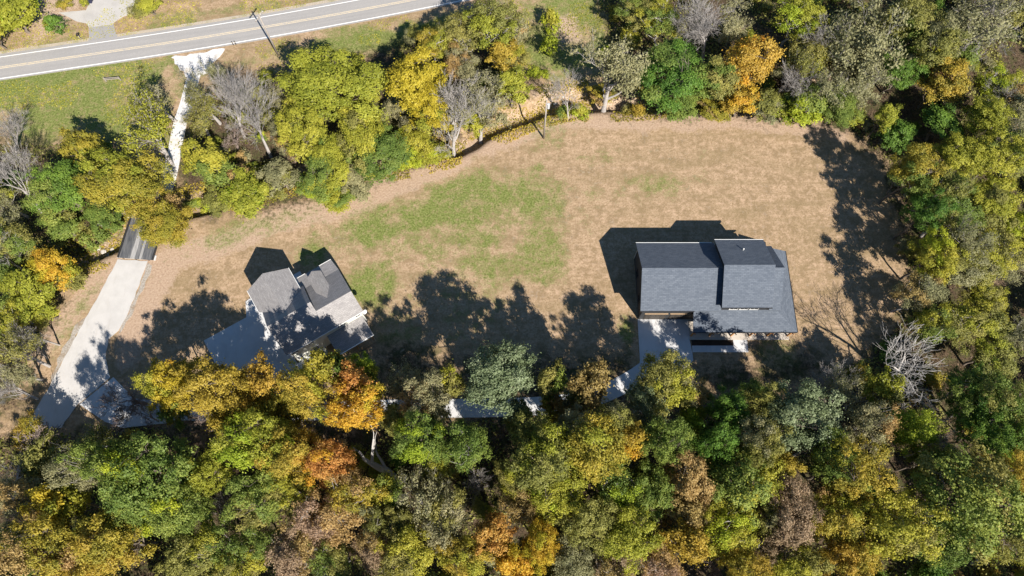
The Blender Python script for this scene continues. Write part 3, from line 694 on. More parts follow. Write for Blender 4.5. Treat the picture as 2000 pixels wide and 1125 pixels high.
def tubes(segs, sides):
    """segs: list of (points, radii) polylines -> verts, quads"""
    V, F = [], []; base = 0; ang = np.arange(sides) * 2 * math.pi / sides
    for P, R in segs:
        P = np.asarray(P, float); R = np.asarray(R, float); T = np.gradient(P, axis=0); T /= np.linalg.norm(T, axis=1)[:, None] + 1e-9
        up = np.where(np.abs(T[:, 2:3]) > .9, np.array([[1., 0, 0]]), np.array([[0, 0, 1.]]))
        S = np.cross(T, up); S /= np.linalg.norm(S, axis=1)[:, None] + 1e-9; U = np.cross(S, T)
        ring = P[:, None] + (S[:, None] * np.cos(ang)[None, :, None] + U[:, None] * np.sin(ang)[None, :, None]) * R[:, None, None]
        V.append(ring.reshape(-1, 3)); n = len(P)
        i = np.arange(n - 1)[:, None] * sides + np.arange(sides)[None]; j = np.arange(n - 1)[:, None] * sides + (np.arange(sides)[None] + 1) % sides
        F.append((np.stack([i, j, j + sides, i + sides], -1) + base).reshape(-1, 4)); base += n * sides
    return np.concatenate(V), np.concatenate(F)

def leaves(rs, C, out, cr, n, size, flat=.65, bt=None, zr=None):
    """n bent leaf sprays in every clump C (radius cr), turned outwards"""
    k = len(C); P = rs.normal(size=(k, n, 3)) * .5 * np.where(rs.rand(k, n, 1) < .3, 1.9, .95)
    P = P * cr[:, None, None] * np.array([1, 1, flat]); pos = (C[:, None] + P).reshape(-1, 3)
    o = P / (np.linalg.norm(P, axis=2, keepdims=True) + 1e-6) * .4 + out[:, None] * .6 + rs.normal(size=P.shape) * .4 + np.array([0, 0, .4])
    N = o.reshape(-1, 3); N /= np.linalg.norm(N, axis=1)[:, None] + 1e-9
    A = np.cross(N, rs.normal(size=N.shape)); A /= np.linalg.norm(A, axis=1)[:, None] + 1e-9; B = np.cross(N, A)
    s = size * rs.uniform(.55, 1.35, len(pos))[:, None]; bend = N * s * .2
    V = np.stack([pos - A * s * .6 - bend, pos + B * s * .42, pos + A * s * .6 - bend, pos - B * s * .42], 1).reshape(-1, 3)
    Q = np.arange(len(pos) * 4).reshape(-1, 4)
    bt = rs.rand(k) if bt is None else bt
    tone = np.clip((rs.rand(k) * .25 + bt * .4)[:, None] + rs.rand(k, n) * .38 - .01, 0, 1).ravel()
    return V, Q, tone

def crown_points(rs, n, R, hz, zc, nb=28, lobe=.31):
    """clumps gathered into boughs, the boughs spread through the crown"""
    d = rs.normal(size=(nb, 3)); d /= np.linalg.norm(d, axis=1)[:, None]; d[:, 2] = np.where(d[:, 2] < -.45, -d[:, 2], d[:, 2])
    for _ in range(12):      # push boughs apart
        f = d[:, None] - d[None]; q = np.linalg.norm(f, axis=2) + np.eye(nb); d += (f / q[..., None] ** 3).sum(1) * .012; d[:, 2] = np.maximum(d[:, 2], -.5); d /= np.linalg.norm(d, axis=1)[:, None]
    rr = rs.uniform(.42, .98, nb); rr[: nb // 6] *= .5
    B = d * rr[:, None] * np.array([R, R, hz]); br = rs.uniform(.72, 1.3, nb) * lobe * R
    w = br ** 2; k = rs.choice(nb, n, p=w / w.sum())
    e = rs.normal(size=(n, 3)); e /= np.linalg.norm(e, axis=1)[:, None]; e[:, 2] = np.where(e[:, 2] < -.3, -e[:, 2] * .6, e[:, 2])
    e = e * (rs.rand(n) ** .4)[:, None] * br[k][:, None] * np.array([1, 1, .7])
    P = B[k] + e; P[:, 2] = P[:, 2] + zc
    side = rs.normal(size=3); side[2] = abs(side[2]) * .6; side /= np.linalg.norm(side)
    other = ((d @ side + rs.normal(size=nb) * .35) > .62) | (rs.rand(nb) < .07)
    return P, e / (br[k][:, None] + 1e-6), rs.rand(nb)[k], other[k]

def limb(rs, a, b, r0, r1, n=5, wig=.12):
    a, b = np.asarray(a, float), np.asarray(b, float); t = np.linspace(0, 1, n)[:, None]
    P = a + (b - a) * t; l = np.linalg.norm(b - a)
    P[1:-1] += rs.normal(size=(n - 2, 3)) * l * wig * .5; P[:, 2] += (np.sin(t[:, 0] * math.pi) * -.06 * l)
    return P, np.linspace(r0, r1, n)

PROTO = {}
def proto_leafy(key, seed, R, Hh, cb, nclump, nleaf, size, cr, flat=.65, trunk_mat=None, lean=.03, nb=28, lobe=.31):
    rs = np.random.RandomState(seed); zc = Hh * (1 + cb) / 2; hz = Hh * (1 - cb) / 2
    C, e, bt, ot = crown_points(rs, nclump, R * .95, hz, zc, nb, lobe); o = (C - np.array([0, 0, zc - hz * .3])) / np.array([R, R, hz])
    o = e * .75 + o * .5
    V, Q, tone = leaves(rs, C, o, rs.uniform(.65, 1.3, len(C)) * cr, nleaf, size, flat, bt)
    crown = np_mesh('crown', V, Q, mats=[LEAF['green'], LEAF['yg']], face_attr={'tone': tone})
    crown.polygons.foreach_set('material_index', np.repeat(ot, nleaf).astype(np.int32))
    tr = .017 * Hh + .04; top = np.array([rs.normal() * lean * Hh, rs.normal() * lean * Hh, Hh * .75]); segs = [limb(rs, (0, 0, -.6), top, tr, tr * .3, 7, .05)]
    ax = segs[0][0]; mains = []
    for i in range(9):
        a = ax[rs.randint(2, 6)]; c = C[rs.randint(len(C))]; e_ = a + (c - a) * .8
        s = limb(rs, a, e_, tr * .45, tr * .14, 6, .14); segs.append(s); mains.append(s[0])
    allp = np.concatenate(mains)
    for i in rs.permutation(len(C))[:90]:
        j = np.argmin(np.linalg.norm(allp - C[i], axis=1) + (allp[:, 2] > C[i, 2]) * 2); segs.append(limb(rs, allp[j], C[i], tr * .15, .02, 4, .14))
    tv, tq = tubes(segs, 5); trunk = np_mesh('trunk', tv, tq, mats=[trunk_mat or BARK], smooth=True)
    PROTO.setdefault(key, []).append((trunk, crown, R, Hh, zc))

def skeleton(rs, Hh, R, spread, depth, kids, bend):
    """forking branches; returns polylines by level and the twig ends"""
    lev = [[] for _ in range(depth + 1)]; ends = []
    def grow(p, d, l, r, k):
        n = 5 if k < 3 else 4; P = [p]; dd = d.copy()
        for i in range(n - 1):
            dd = dd + rs.normal(size=3) * bend * (.5 if k == 0 else 1) + np.array([0, 0, .05]); dd /= np.linalg.norm(dd); P.append(P[-1] + dd * l / (n - 1))
        P = np.array(P); r1 = max(r * (.55 if k == 0 else .45), .014); lev[k].append((P, np.linspace(r, r1, n)))
        if k == depth: ends.append(P[-1]); ends.append(P[-2]); return
        m = kids[k]
        for i in range(m):
            t = rs.uniform(.35 if k else .45, 1.) if i else 1.; j = int(min(n - 1, max(1, round(t * (n - 1))))); a = rs.uniform(0, 2 * math.pi)
            q = np.cross(dd, np.array([math.cos(a), math.sin(a), .3])); q /= np.linalg.norm(q) + 1e-9
            s = rs.uniform(.55, 1.15) * spread; nd = dd * math.cos(s) + q * math.sin(s); nd[2] = nd[2] * .85 + .12
            grow(P[j], nd / np.linalg.norm(nd), l * rs.uniform(.55, .78), max(r1 * rs.uniform(.6, .85), .014), k + 1)
    grow(np.array([0, 0, -.5]), np.array([rs.normal() * .08, rs.normal() * .08, 1.]), Hh * .36, .022 * Hh + .03, 0)
    return lev, np.array(ends)
def proto_bare(key, seed, Hh, spread, kids, mat, leafn=0, size=.3, bend=.12, thick=1.):
    rs = np.random.RandomState(seed); depth = len(kids); lev, ends = skeleton(rs, Hh, 5, spread, depth, kids, bend)
    lo = [(P, R_ * thick) for l in lev[:2] for P, R_ in l]; hi = [(P, R_ * thick) for l in lev[2:] for P, R_ in l]
    tv, tq = tubes(lo, 6); hv, hq = tubes(hi, 3)
    R = float(np.percentile(np.hypot(ends[:, 0], ends[:, 1]), 90)); top = float(np.percentile(ends[:, 2], 97)); zc = float(np.median(ends[:, 2]))
    if not leafn:
        PROTO.setdefault(key, []).append((np_mesh('trunk', tv, tq, mats=[mat], smooth=True), np_mesh('crown', hv, hq, mats=[mat], smooth=True), R, top, zc)); return
    nv = len(tv); trunk = np_mesh('trunk', np.concatenate([tv, hv]), np.concatenate([tq, hq + nv]), mats=[mat], smooth=True)
    sel = ends[rs.permutation(len(ends))[:leafn]]; o = sel - np.array([0, 0, zc]); o /= np.linalg.norm(o, axis=1)[:, None] + 1e-6
    V, Q, tone = leaves(rs, sel, o, rs.uniform(.5, 1., len(sel)) * .7, 12, size, .7)
    PROTO.setdefault(key, []).append((trunk, np_mesh('crown', V, Q, mats=[LEAF['greyol']], face_attr={'tone': tone}), R, top, zc))

for i in range(6): proto_leafy('broad', 100 + i, 5.8, 17.0, .34, 780, 28, .22, .46, nb=46, lobe=.225)
for i in range(4): proto_leafy('oval', 120 + i, 3.9, 16.0, .26, 640, 30, .225, .44, nb=36, lobe=.26)
for i in range(5): proto_leafy('small', 140 + i, 2.8, 9.0, .3, 340, 24, .2, .34, nb=26, lobe=.26)
for i in range(5): proto_leafy('open', 160 + i, 5.0, 15.0, .3, 560, 24, .205, .5, .6, BARK_PALE, nb=44, lobe=.2)
for i in range(4): proto_leafy('bush', 180 + i, 1.6, 2.2, .0, 90, 30, .17, .34, nb=12, lobe=.36)
for i in range(5): proto_bare('bare', 200 + i, 13.0, .6, (6, 4, 4, 4, 4), BARK_PALE, thick=.95)
for i in range(2): proto_bare('dead', 220 + i, 12.0, .8, (6, 5, 4, 4), BARK_DEAD, bend=.2, thick=.9)
for i in range(2): proto_bare('twiggy', 230 + i, 9.0, .75, (5, 4, 4, 4, 3), BARK_PINK, bend=.16, thick=1.4)
for i in range(5): proto_bare('sparse', 240 + i, 13.0, .62, (5, 4, 4, 4), BARK_PALE, 420, .2, thick=1.25)
proto_bare('snag', 260, 12.0, .5, (3, 2), BARK_DEAD, bend=.16, thick=1.7)

ZONE = {'north': ('between the road and the creek', 'trees between the road and the creek'), 'west': ('beside the creek near the steel bridge', 'trees by the creek near the bridge'),
        'northeast': ('behind the mown field', 'trees behind the mown field'), 'east': ('at the far end of the field', 'trees at the end of the field'),
        'south': ('in the wood across the concrete lane', 'trees in the wood across the lane'), 'lane': ('in the row along the concrete lane', 'trees along the lane'),
        'far': ('across the road beside the far driveway', 'trees across the road')}
FORMW = {'broad': 'broad leafy tree', 'oval': 'tall oval leafy tree', 'small': 'small leafy tree', 'open': 'open airy tree', 'bush': 'low bush',
         'bare': 'bare pale tree', 'dead': 'dead crooked tree', 'twiggy': 'leafless twiggy tree', 'snag': 'dead crooked tree', 'sparse': 'thin leaved tree'}
NAMES = {'bush': 'bush', 'snag': 'dead_tree', 'dead': 'dead_tree', 'bare': 'bare_tree', 'twiggy': 'bare_tree'}
PLACED = []; MADE = []
MATE = {'yg': ['yg', 'lime', 'olive', 'green'], 'lime': ['lime', 'yg'], 'green': ['yg', 'olive', 'green', 'lime'], 'dkgreen': ['green', 'dkgreen'], 'olive': ['greyol', 'yg', 'green', 'olive'], 'greyol': ['olive', 'greyol', 'tan'],
        'golive': ['yg', 'green', 'yg', 'tan', 'gold'], 'gold': ['ogold', 'gold', 'yellow'], 'yellow': ['yellow', 'gold', 'yg'], 'orange': ['ogold', 'orange'], 'ogold': ['yellow', 'orange'], 'tan': ['brown', 'tan', 'golive'], 'brown': ['tan', 'brown'], 'silver': ['silver', 'silver']}
tr_rs = random.Random(99)
def plant(x, y, r, h, form, pal, zone, label=None, var=None, rz=None, lean=(0, 0)):
    T = PROTO[form]; tm, cm, R, Hh, zc = T[tr_rs.randrange(len(T)) if var is None else var % len(T)]
    s = r / R; sz = h / Hh
    o = empty(NAMES.get(form, 'tree'), (x, y, lz(x, y)), tr_rs.uniform(0, 6.28) if rz is None else rz)
    o.rotation_euler[0], o.rotation_euler[1] = lean
    q_ = tr_rs.uniform(.84, 1.2); o.scale = (s * q_, s / q_, sz)
    words, grp = ZONE[zone]
    col = '' if form in ('bare', 'dead', 'twiggy', 'snag') else PAL[pal][0] + ' '
    auto = f'{col}{FORMW[form]} {words}'
    tag(o, label or auto, 'bush' if form == 'bush' else 'tree', grp.replace('trees', 'bushes') if form == 'bush' else grp)
    t = mesh_obj('trunk', tm, o); c = mesh_obj('crown', cm, o)
    if form not in ('bare', 'dead', 'twiggy', 'snag'):
        for sl, pl in zip(c.material_slots, (pal, tr_rs.choice(MATE[pal]))): sl.link = 'OBJECT'; sl.material = LEAF[pl]
    o['look'] = col + FORMW[form]; MADE.append((o, form, label)); PLACED.append((x, y, r)); return o
def T(px, py, rpx, h, form, pal, zone, label=None, **kw):
    """tree whose crown middle is seen at (px,py) with radius rpx"""
    if zone in ('south', 'lane') and form not in ('bush', 'bare', 'twiggy'): h *= 1.36
    if zone == 'east': h *= 1.1
    _, _, R, Hh, zc = PROTO[form][0]; hc = h * zc / Hh
    x, y = G(px, py, hc); r = rpx * (H_CAM - hc) / (_c - _s * (562.5 - py) / FOC) / FOC
    return plant(x, y, r, h, form, pal, zone, label, **kw)
def TB(bx_, by_, tx, ty, h, form, pal, zone, label=None, r=None, **kw):
    """tree known by its foot and the place its top leans over"""
    x, y = G(bx_, by_); tp = G(tx, ty, h); dx, dy = tp[0] - x, tp[1] - y
    o = plant(x, y, r or h * .36, h, form, pal, zone, label, lean=(0, 0), **kw)
    ax = Vector((0, 0, 1)).rotation_difference(Vector((dx, dy, h)).normalized())
    o.rotation_mode = 'QUATERNION'; from mathutils import Quaternion
    o.rotation_quaternion = ax @ Quaternion((0, 0, 1), tr_rs.uniform(0, 6.28)); return o

# across the road
T(22, 22, 58, 8, 'small', 'yg', 'far', 'yellow-green tree on bare dirt across the road'); T(-25, 60, 40, 7, 'small', 'yg', 'far')
T(108, 44, 20, 3, 'bush', 'dkgreen', 'far', 'dark green bush beside the far driveway'); T(97, 52, 12, 2, 'bush', 'yg', 'far')
T(288, 8, 32, 4, 'small', 'yg', 'far', 'yellow-green leafy shrub tree on the right of the far driveway')
T(262, 22, 14, 1.8, 'bush', 'olive', 'far'); T(125, 8, 14, 1.5, 'bush', 'golive', 'far'); T(163, 6, 9, 1.8, 'bush', 'yg', 'far')
# by the creek and the bridge
TB(82, 414, 8, 300, 13, 'bare', 'yg', 'west', 'bare white-limbed tree leaning over the creek beside the green tree', r=4.6)
TB(30, 300, 30, 210, 8, 'bare', 'yg', 'west', 'thin bare sapling on the grass verge', r=3.)
T(112, 368, 66, 12, 'broad', 'dkgreen', 'west', 'dense green broad tree next to a gold tree near the bridge')
T(162, 292, 46, 10, 'small', 'golive', 'west', 'small gold and olive tree behind the green tree near the bridge')
T(232, 350, 78, 13, 'broad', 'golive', 'west', 'large gold and olive tree near the north end of the steel bridge'); T(322, 438, 62, 9, 'broad', 'golive', 'west', 'gold and olive tree overhanging the steel bridge')
T(285, 395, 50, 10, 'broad', 'golive', 'west'); T(195, 420, 40, 5, 'small', 'green', 'west'); T(120, 440, 40, 6, 'small', 'green', 'west')
TB(335, 322, 285, 215, 13, 'sparse', 'yg', 'north', 'thin pale yellow tree with forked white stems beside the gravel track', r=5.); T(305, 190, 40, 9, 'sparse', 'greyol', 'north')
T(100, 520, 45, 8, 'small', 'ogold', 'west', 'small orange and gold tree by the creek downstream of the bridge'); T(132, 535, 38, 6, 'small', 'yg', 'west'); T(60, 570, 52, 8, 'small', 'yg', 'west')
T(30, 470, 48, 9, 'open', 'olive', 'west'); TB(45, 530, -5, 450, 9, 'dead', 'yg', 'west', 'dead tree with crooked white limbs left of the orange tree by the creek', r=4)
T(12, 610, 46, 9, 'open', 'yg', 'west'); T(28, 690, 44, 10, 'sparse', 'olive', 'west'); T(5, 760, 46, 10, 'bare', 'olive', 'west'); T(60, 650, 36, 9, 'bare', 'olive', 'west'); T(20, 720, 40, 9, 'sparse', 'greyol', 'west'); T(85, 610, 30, 5, 'small', 'olive', 'west'); T(10, 395, 40, 7, 'sparse', 'greyol', 'west')
T(-40, 520, 60, 11, 'broad', 'green', 'west'); T(-60, 660, 60, 12, 'broad', 'olive', 'west'); T(-50, 380, 55, 11, 'broad', 'yg', 'west'); T(175, 455, 26, 3.5, 'bush', 'green', 'west')
# between road and creek
TB(530, 306, 478, 165, 14, 'bare', 'yg', 'north', 'tall bare silver tree rising beside the big yellow-green tree', r=5.5)
TB(478, 268, 432, 130, 11, 'bare', 'yg', 'north', 'wide bare grey tree beside the gravel track', r=5.); T(395, 170, 38, 7, 'sparse', 'greyol', 'north'); T(385, 235, 36, 6, 'sparse', 'olive', 'north')
T(450, 268, 32, 5, 'twiggy', 'brown', 'north'); T(408, 318, 54, 9, 'small', 'yg', 'north'); T(452, 338, 38, 8, 'small', 'tan', 'north', 'small tan tree among yellow-green trees near the gravel track'); T(478, 378, 52, 8, 'small', 'yg', 'north')
T(545, 345, 42, 6, 'small', 'greyol', 'north'); T(420, 380, 36, 5, 'small', 'olive', 'north'); T(510, 340, 34, 5, 'small', 'yg', 'north')
T(650, 165, 98, 14, 'broad', 'yg', 'north', 'largest yellow-green broad tree beside the road', var=1); T(588, 250, 66, 11, 'broad', 'yg', 'north'); T(700, 255, 74, 12, 'broad', 'yg', 'north'); T(640, 320, 62, 9, 'broad', 'yg', 'north')
T(748, 300, 66, 9, 'broad', 'green', 'north'); T(560, 268, 42, 8, 'open', 'greyol', 'north'); T(800, 280, 50, 8, 'broad', 'yg', 'north'); T(660, 385, 36, 4, 'small', 'yg', 'north'); T(690, 350, 40, 5, 'small', 'greyol', 'north'); T(608, 365, 34, 5, 'small', 'green', 'north'); T(840, 285, 34, 5, 'small', 'yg', 'north')
T(812, 160, 58, 14, 'oval', 'yellow', 'north', 'bright yellow tree between the yellow-green tree and a bare tree'); T(838, 215, 46, 11, 'oval', 'yellow', 'north', 'shorter bright yellow tree in front of the tall yellow one')
TB(886, 297, 884, 150, 15, 'bare', 'yg', 'north', 'tall bare white tree standing on the creek bank', r=5.); TB(938, 265, 955, 130, 12, 'sparse', 'greyol', 'north', r=4)
T(852, 85, 42, 9, 'open', 'golive', 'north'); T(905, 62, 48, 11, 'open', 'olive', 'north'); T(962, 45, 58, 14, 'open', 'olive', 'north', 'tall airy olive tree whose shadow crosses the road'); T(1005, 35, 44, 11, 'sparse', 'greyol', 'north')
T(985, 108, 40, 9, 'small', 'gold', 'north', 'gold tree between airy olive trees near the road'); T(955, 165, 44, 9, 'sparse', 'greyol', 'north'); T(1000, 165, 40, 9, 'small', 'yg', 'north'); T(930, 222, 34, 6, 'small', 'yg', 'north'); T(900, 130, 42, 9, 'open', 'greyol', 'north'); T(1010, 110, 34, 8, 'open', 'yg', 'north'); T(880, 205, 40, 7, 'sparse', 'olive', 'north')
# behind the field
TB(1180, 215, 1222, 60, 15, 'sparse', 'greyol', 'northeast', 'tall pale forked tree with thin grey-olive leaves beside the bare bank', r=6.); T(1178, 168, 26, 6, 'small', 'golive', 'northeast', 'small yellow-green tree at the foot of the forked pale tree')
T(1080, 40, 24, 3.5, 'bush', 'lime', 'northeast'); T(1076, 85, 20, 3, 'bush', 'lime', 'northeast'); T(1042, 142, 13, 1.8, 'bush', 'lime', 'northeast'); T(1060, 145, 11, 1.6, 'bush', 'lime', 'northeast'); T(1135, 214, 18, 2.0, 'bush', 'lime', 'northeast'); T(1100, 216, 16, 1.6, 'bush', 'green', 'northeast'); T(1245, 210, 16, 2, 'bush', 'gold', 'northeast'); T(1228, 202, 16, 2, 'bush', 'olive', 'northeast')
T(1308, 148, 78, 13, 'broad', 'dkgreen', 'northeast', 'big deep green tree on the edge of the field', var=2); T(1330, 205, 40, 6, 'small', 'green', 'northeast'); T(1398, 158, 46, 11, 'oval', 'green', 'northeast', 'dark green tree between the deep green and the gold tree')
TB(1372, 120, 1372, 10, 14, 'bare', 'yg', 'northeast', 'bare silver tree rising behind the deep green tree', r=5.); TB(1335, 110, 1335, 20, 12, 'bare', 'yg', 'northeast', r=4.2)
T(1470, 105, 52, 16, 'oval', 'gold', 'northeast', 'tall gold tree on the edge of the field'); T(1448, 192, 38, 8, 'small', 'gold', 'northeast', 'short gold tree at the foot of the tall gold tree'); T(1500, 205, 40, 6, 'small', 'olive', 'northeast'); T(1395, 215, 30, 4, 'small', 'golive', 'northeast')
T(1290, 40, 50, 10, 'open', 'yg', 'northeast'); T(1250, 20, 45, 9, 'open', 'olive', 'northeast'); T(1430, 20, 45, 10, 'sparse', 'greyol', 'northeast')
T(1560, 32, 50, 12, 'open', 'yg', 'northeast'); T(1592, 90, 52, 12, 'open', 'olive', 'northeast'); T(1545, 135, 42, 10, 'sparse', 'olive', 'northeast'); T(1578, 205, 46, 8, 'small', 'green', 'northeast'); T(1610, 160, 44, 9, 'sparse', 'greyol', 'northeast'); T(1540, 215, 34, 5, 'small', 'yg', 'northeast')
TB(1652, 135, 1712, 20, 15, 'sparse', 'greyol', 'northeast', 'leaning thin tree with long white trunk behind the field', r=6); T(1690, 95, 62, 12, 'open', 'greyol', 'northeast'); T(1640, 205, 48, 8, 'broad', 'green', 'northeast'); T(1660, 225, 30, 5, 'small', 'yg', 'northeast')
T(1785, 50, 58, 13, 'broad', 'olive', 'east'); T(1830, 85, 56, 14, 'broad', 'olive', 'east'); T(1845, 155, 46, 11, 'oval', 'golive', 'east'); T(1765, 135, 48, 9, 'broad', 'dkgreen', 'east'); T(1725, 50, 46, 11, 'open', 'olive', 'east')
T(1918, 45, 58, 12, 'sparse', 'greyol', 'east'); T(1992, 25, 46, 11, 'open', 'olive', 'east'); T(1880, 100, 36, 5, 'small', 'green', 'east')
TB(1575, 190, 1545, 120, 11, 'bare', 'yg', 'northeast', r=3.6); TB(1600, 110, 1610, 40, 12, 'bare', 'yg', 'northeast', r=3.8); TB(1905, 110, 1925, 20, 13, 'bare', 'yg', 'east', r=5.); TB(1912, 225, 1960, 160, 11, 'bare', 'yg', 'east', r=4.); T(1985, 260, 46, 10, 'sparse', 'greyol', 'east'); T(1700, 150, 48, 10, 'sparse', 'greyol', 'northeast')
T(1985, 520, 40, 6, 'sparse', 'greyol', 'east'); T(1890, 460, 40, 12, 'sparse', 'greyol', 'east'); TB(1110, 230, 1095, 150, 9, 'bare', 'yg', 'northeast', 'dark thin bare tree on the eroded bank beside the forked pale tree', r=2.6)
# end of the field
T(1945, 170, 48, 10, 'open', 'yg', 'east'); T(1988, 205, 50, 11, 'open', 'greyol', 'east'); T(1930, 232, 50, 11, 'broad', 'yg', 'east'); T(1962, 300, 60, 12, 'broad', 'yg', 'east'); T(1882, 305, 50, 11, 'broad', 'yg', 'east'); T(1785, 335, 50, 14, 'broad', 'golive', 'east'); T(1752, 262, 36, 6, 'small', 'dkgreen', 'east'); T(1842, 240, 44, 7, 'small', 'dkgreen', 'east')
T(1858, 420, 56, 11, 'open', 'green', 'east'); T(1940, 400, 66, 10, 'broad', 'yg', 'east'); T(1828, 500, 50, 13, 'broad', 'yg', 'east'); T(1885, 525, 58, 10, 'broad', 'olive', 'east'); T(1942, 485, 56, 9, 'open', 'yg', 'east'); T(1802, 572, 44, 12, 'open', 'greyol', 'east'); T(1920, 585, 46, 8, 'broad', 'yg', 'east'); T(2000, 440, 46, 9, 'broad', 'yg', 'east')
T(1868, 630, 52, 11, 'open', 'olive', 'east'); T(1940, 690, 58, 9, 'broad', 'olive', 'east'); T(1995, 660, 44, 8, 'sparse', 'greyol', 'east'); T(1815, 640, 42, 11, 'open', 'green', 'east'); T(1812, 415, 42, 13, 'broad', 'dkgreen', 'east'); T(1780, 480, 26, 5, 'small', 'olive', 'east'); T(1850, 370, 44, 13, 'open', 'olive', 'east')
T(1812, 716, 88, 12, 'dead', 'yg', 'east', 'large dead silver tree with tangled bare limbs near the slate roofed house', var=1)
TB(1650, 800, 1640, 745, 8, 'bare', 'yg', 'lane', 'small bare tree by the corner of the field below the slate roofed house', r=3.4); TB(1610, 790, 1605, 730, 8, 'bare', 'yg', 'lane', r=3)
# along the lane
T(975, 738, 84, 15, 'broad', 'silver', 'lane', 'silvery green broad tree standing between the two houses', var=3)
T(1155, 756, 45, 14, 'small', 'tan', 'lane', 'tan brown small tree beside the lane left of the garage driveway'); T(1300, 745, 62, 13.5, 'broad', 'olive', 'lane', 'olive green tree overhanging the garage driveway'); T(1262, 785, 50, 11, 'open', 'silver', 'lane', 'grey-green tree where the garage driveway joins the lane'); T(1345, 770, 42, 10, 'open', 'greyol', 'lane')
T(1350, 822, 40, 8, 'small', 'lime', 'lane', 'bright lime green small tree beyond the garage driveway'); T(1562, 812, 74, 14, 'broad', 'silver', 'south', 'silvery green broad tree behind the slate roofed house porch'); T(1730, 760, 40, 8, 'small', 'yg', 'south'); T(1775, 842, 52, 11, 'broad', 'lime', 'south', 'lime green tree below the dead silver tree')
T(700, 795, 58, 14, 'broad', 'ogold', 'lane', 'brightest orange and gold tree beside the lane', var=0); T(690, 752, 40, 14, 'small', 'orange', 'lane', 'orange tree top just behind the brightest orange and gold tree'); T(640, 905, 54, 13, 'broad', 'orange', 'south', 'orange tree across the lane from the orange and gold tree')
T(422, 762, 70, 14.5, 'broad', 'gold', 'lane', 'wide gold tree beside the grey roofed house driveway', var=4); T(322, 752, 54, 11, 'broad', 'yellow', 'lane', 'yellow tree at the end of the row beside the lane entrance'); T(512, 748, 42, 11, 'small', 'gold', 'lane'); T(365, 728, 36, 10, 'small', 'gold', 'lane'); T(465, 790, 46, 10, 'small', 'golive', 'lane')
T(245, 775, 54, 9, 'twiggy', 'brown', 'lane', 'leafless pinkish twiggy tree over the lane entrance'); T(385, 830, 46, 8, 'twiggy', 'brown', 'lane', 'leafless pinkish twiggy tree below the yellow tree')
T(600, 765, 54, 15.5, 'broad', 'golive', 'lane'); T(645, 722, 42, 14.5, 'small', 'golive', 'lane'); T(712, 718, 30, 7, 'small', 'lime', 'lane', 'small lime green tree beside the grey roofed house'); T(560, 800, 40, 8, 'small', 'golive', 'lane'); T(832, 778, 54, 13, 'broad', 'greyol', 'lane', 'grey-olive airy tree left of the silvery green tree'); T(790, 745, 34, 7, 'sparse', 'greyol', 'lane')
T(1125, 784, 32, 9, 'small', 'olive', 'lane'); T(1015, 806, 28, 8, 'small', 'silver', 'lane'); T(850, 805, 30, 8, 'small', 'greyol', 'lane'); T(770, 822, 36, 9, 'small', 'olive', 'lane'); T(1088, 800, 34, 7, 'small', 'tan', 'lane'); T(1040, 842, 44, 14.5, 'broad', 'olive', 'lane'); T(440, 822, 38, 8, 'small', 'golive', 'lane'); T(520, 790, 38, 9, 'small', 'golive', 'lane'); T(340, 800, 34, 8, 'small', 'golive', 'lane'); T(285, 815, 30, 6, 'twiggy', 'brown', 'lane')
T(1120, 835, 46, 14.5, 'broad', 'greyol', 'lane'); T(1195, 822, 42, 14, 'broad', 'olive', 'lane'); T(880, 748, 30, 12, 'small', 'olive', 'lane'); T(1075, 745, 34, 13, 'small', 'olive', 'lane'); T(1420, 800, 46, 13, 'broad', 'dkgreen', 'lane'); T(1480, 775, 42, 11, 'broad', 'olive', 'lane'); T(1650, 775, 44, 8, 'sparse', 'greyol', 'lane')
T(405, 205, 40, 7, 'sparse', 'olive', 'north'); T(420, 128, 34, 6, 'sparse', 'greyol', 'north'); T(305, 320, 34, 8, 'sparse', 'yg', 'north'); T(520, 225, 36, 6, 'sparse', 'olive', 'north'); T(545, 180, 30, 7, 'sparse', 'greyol', 'north')
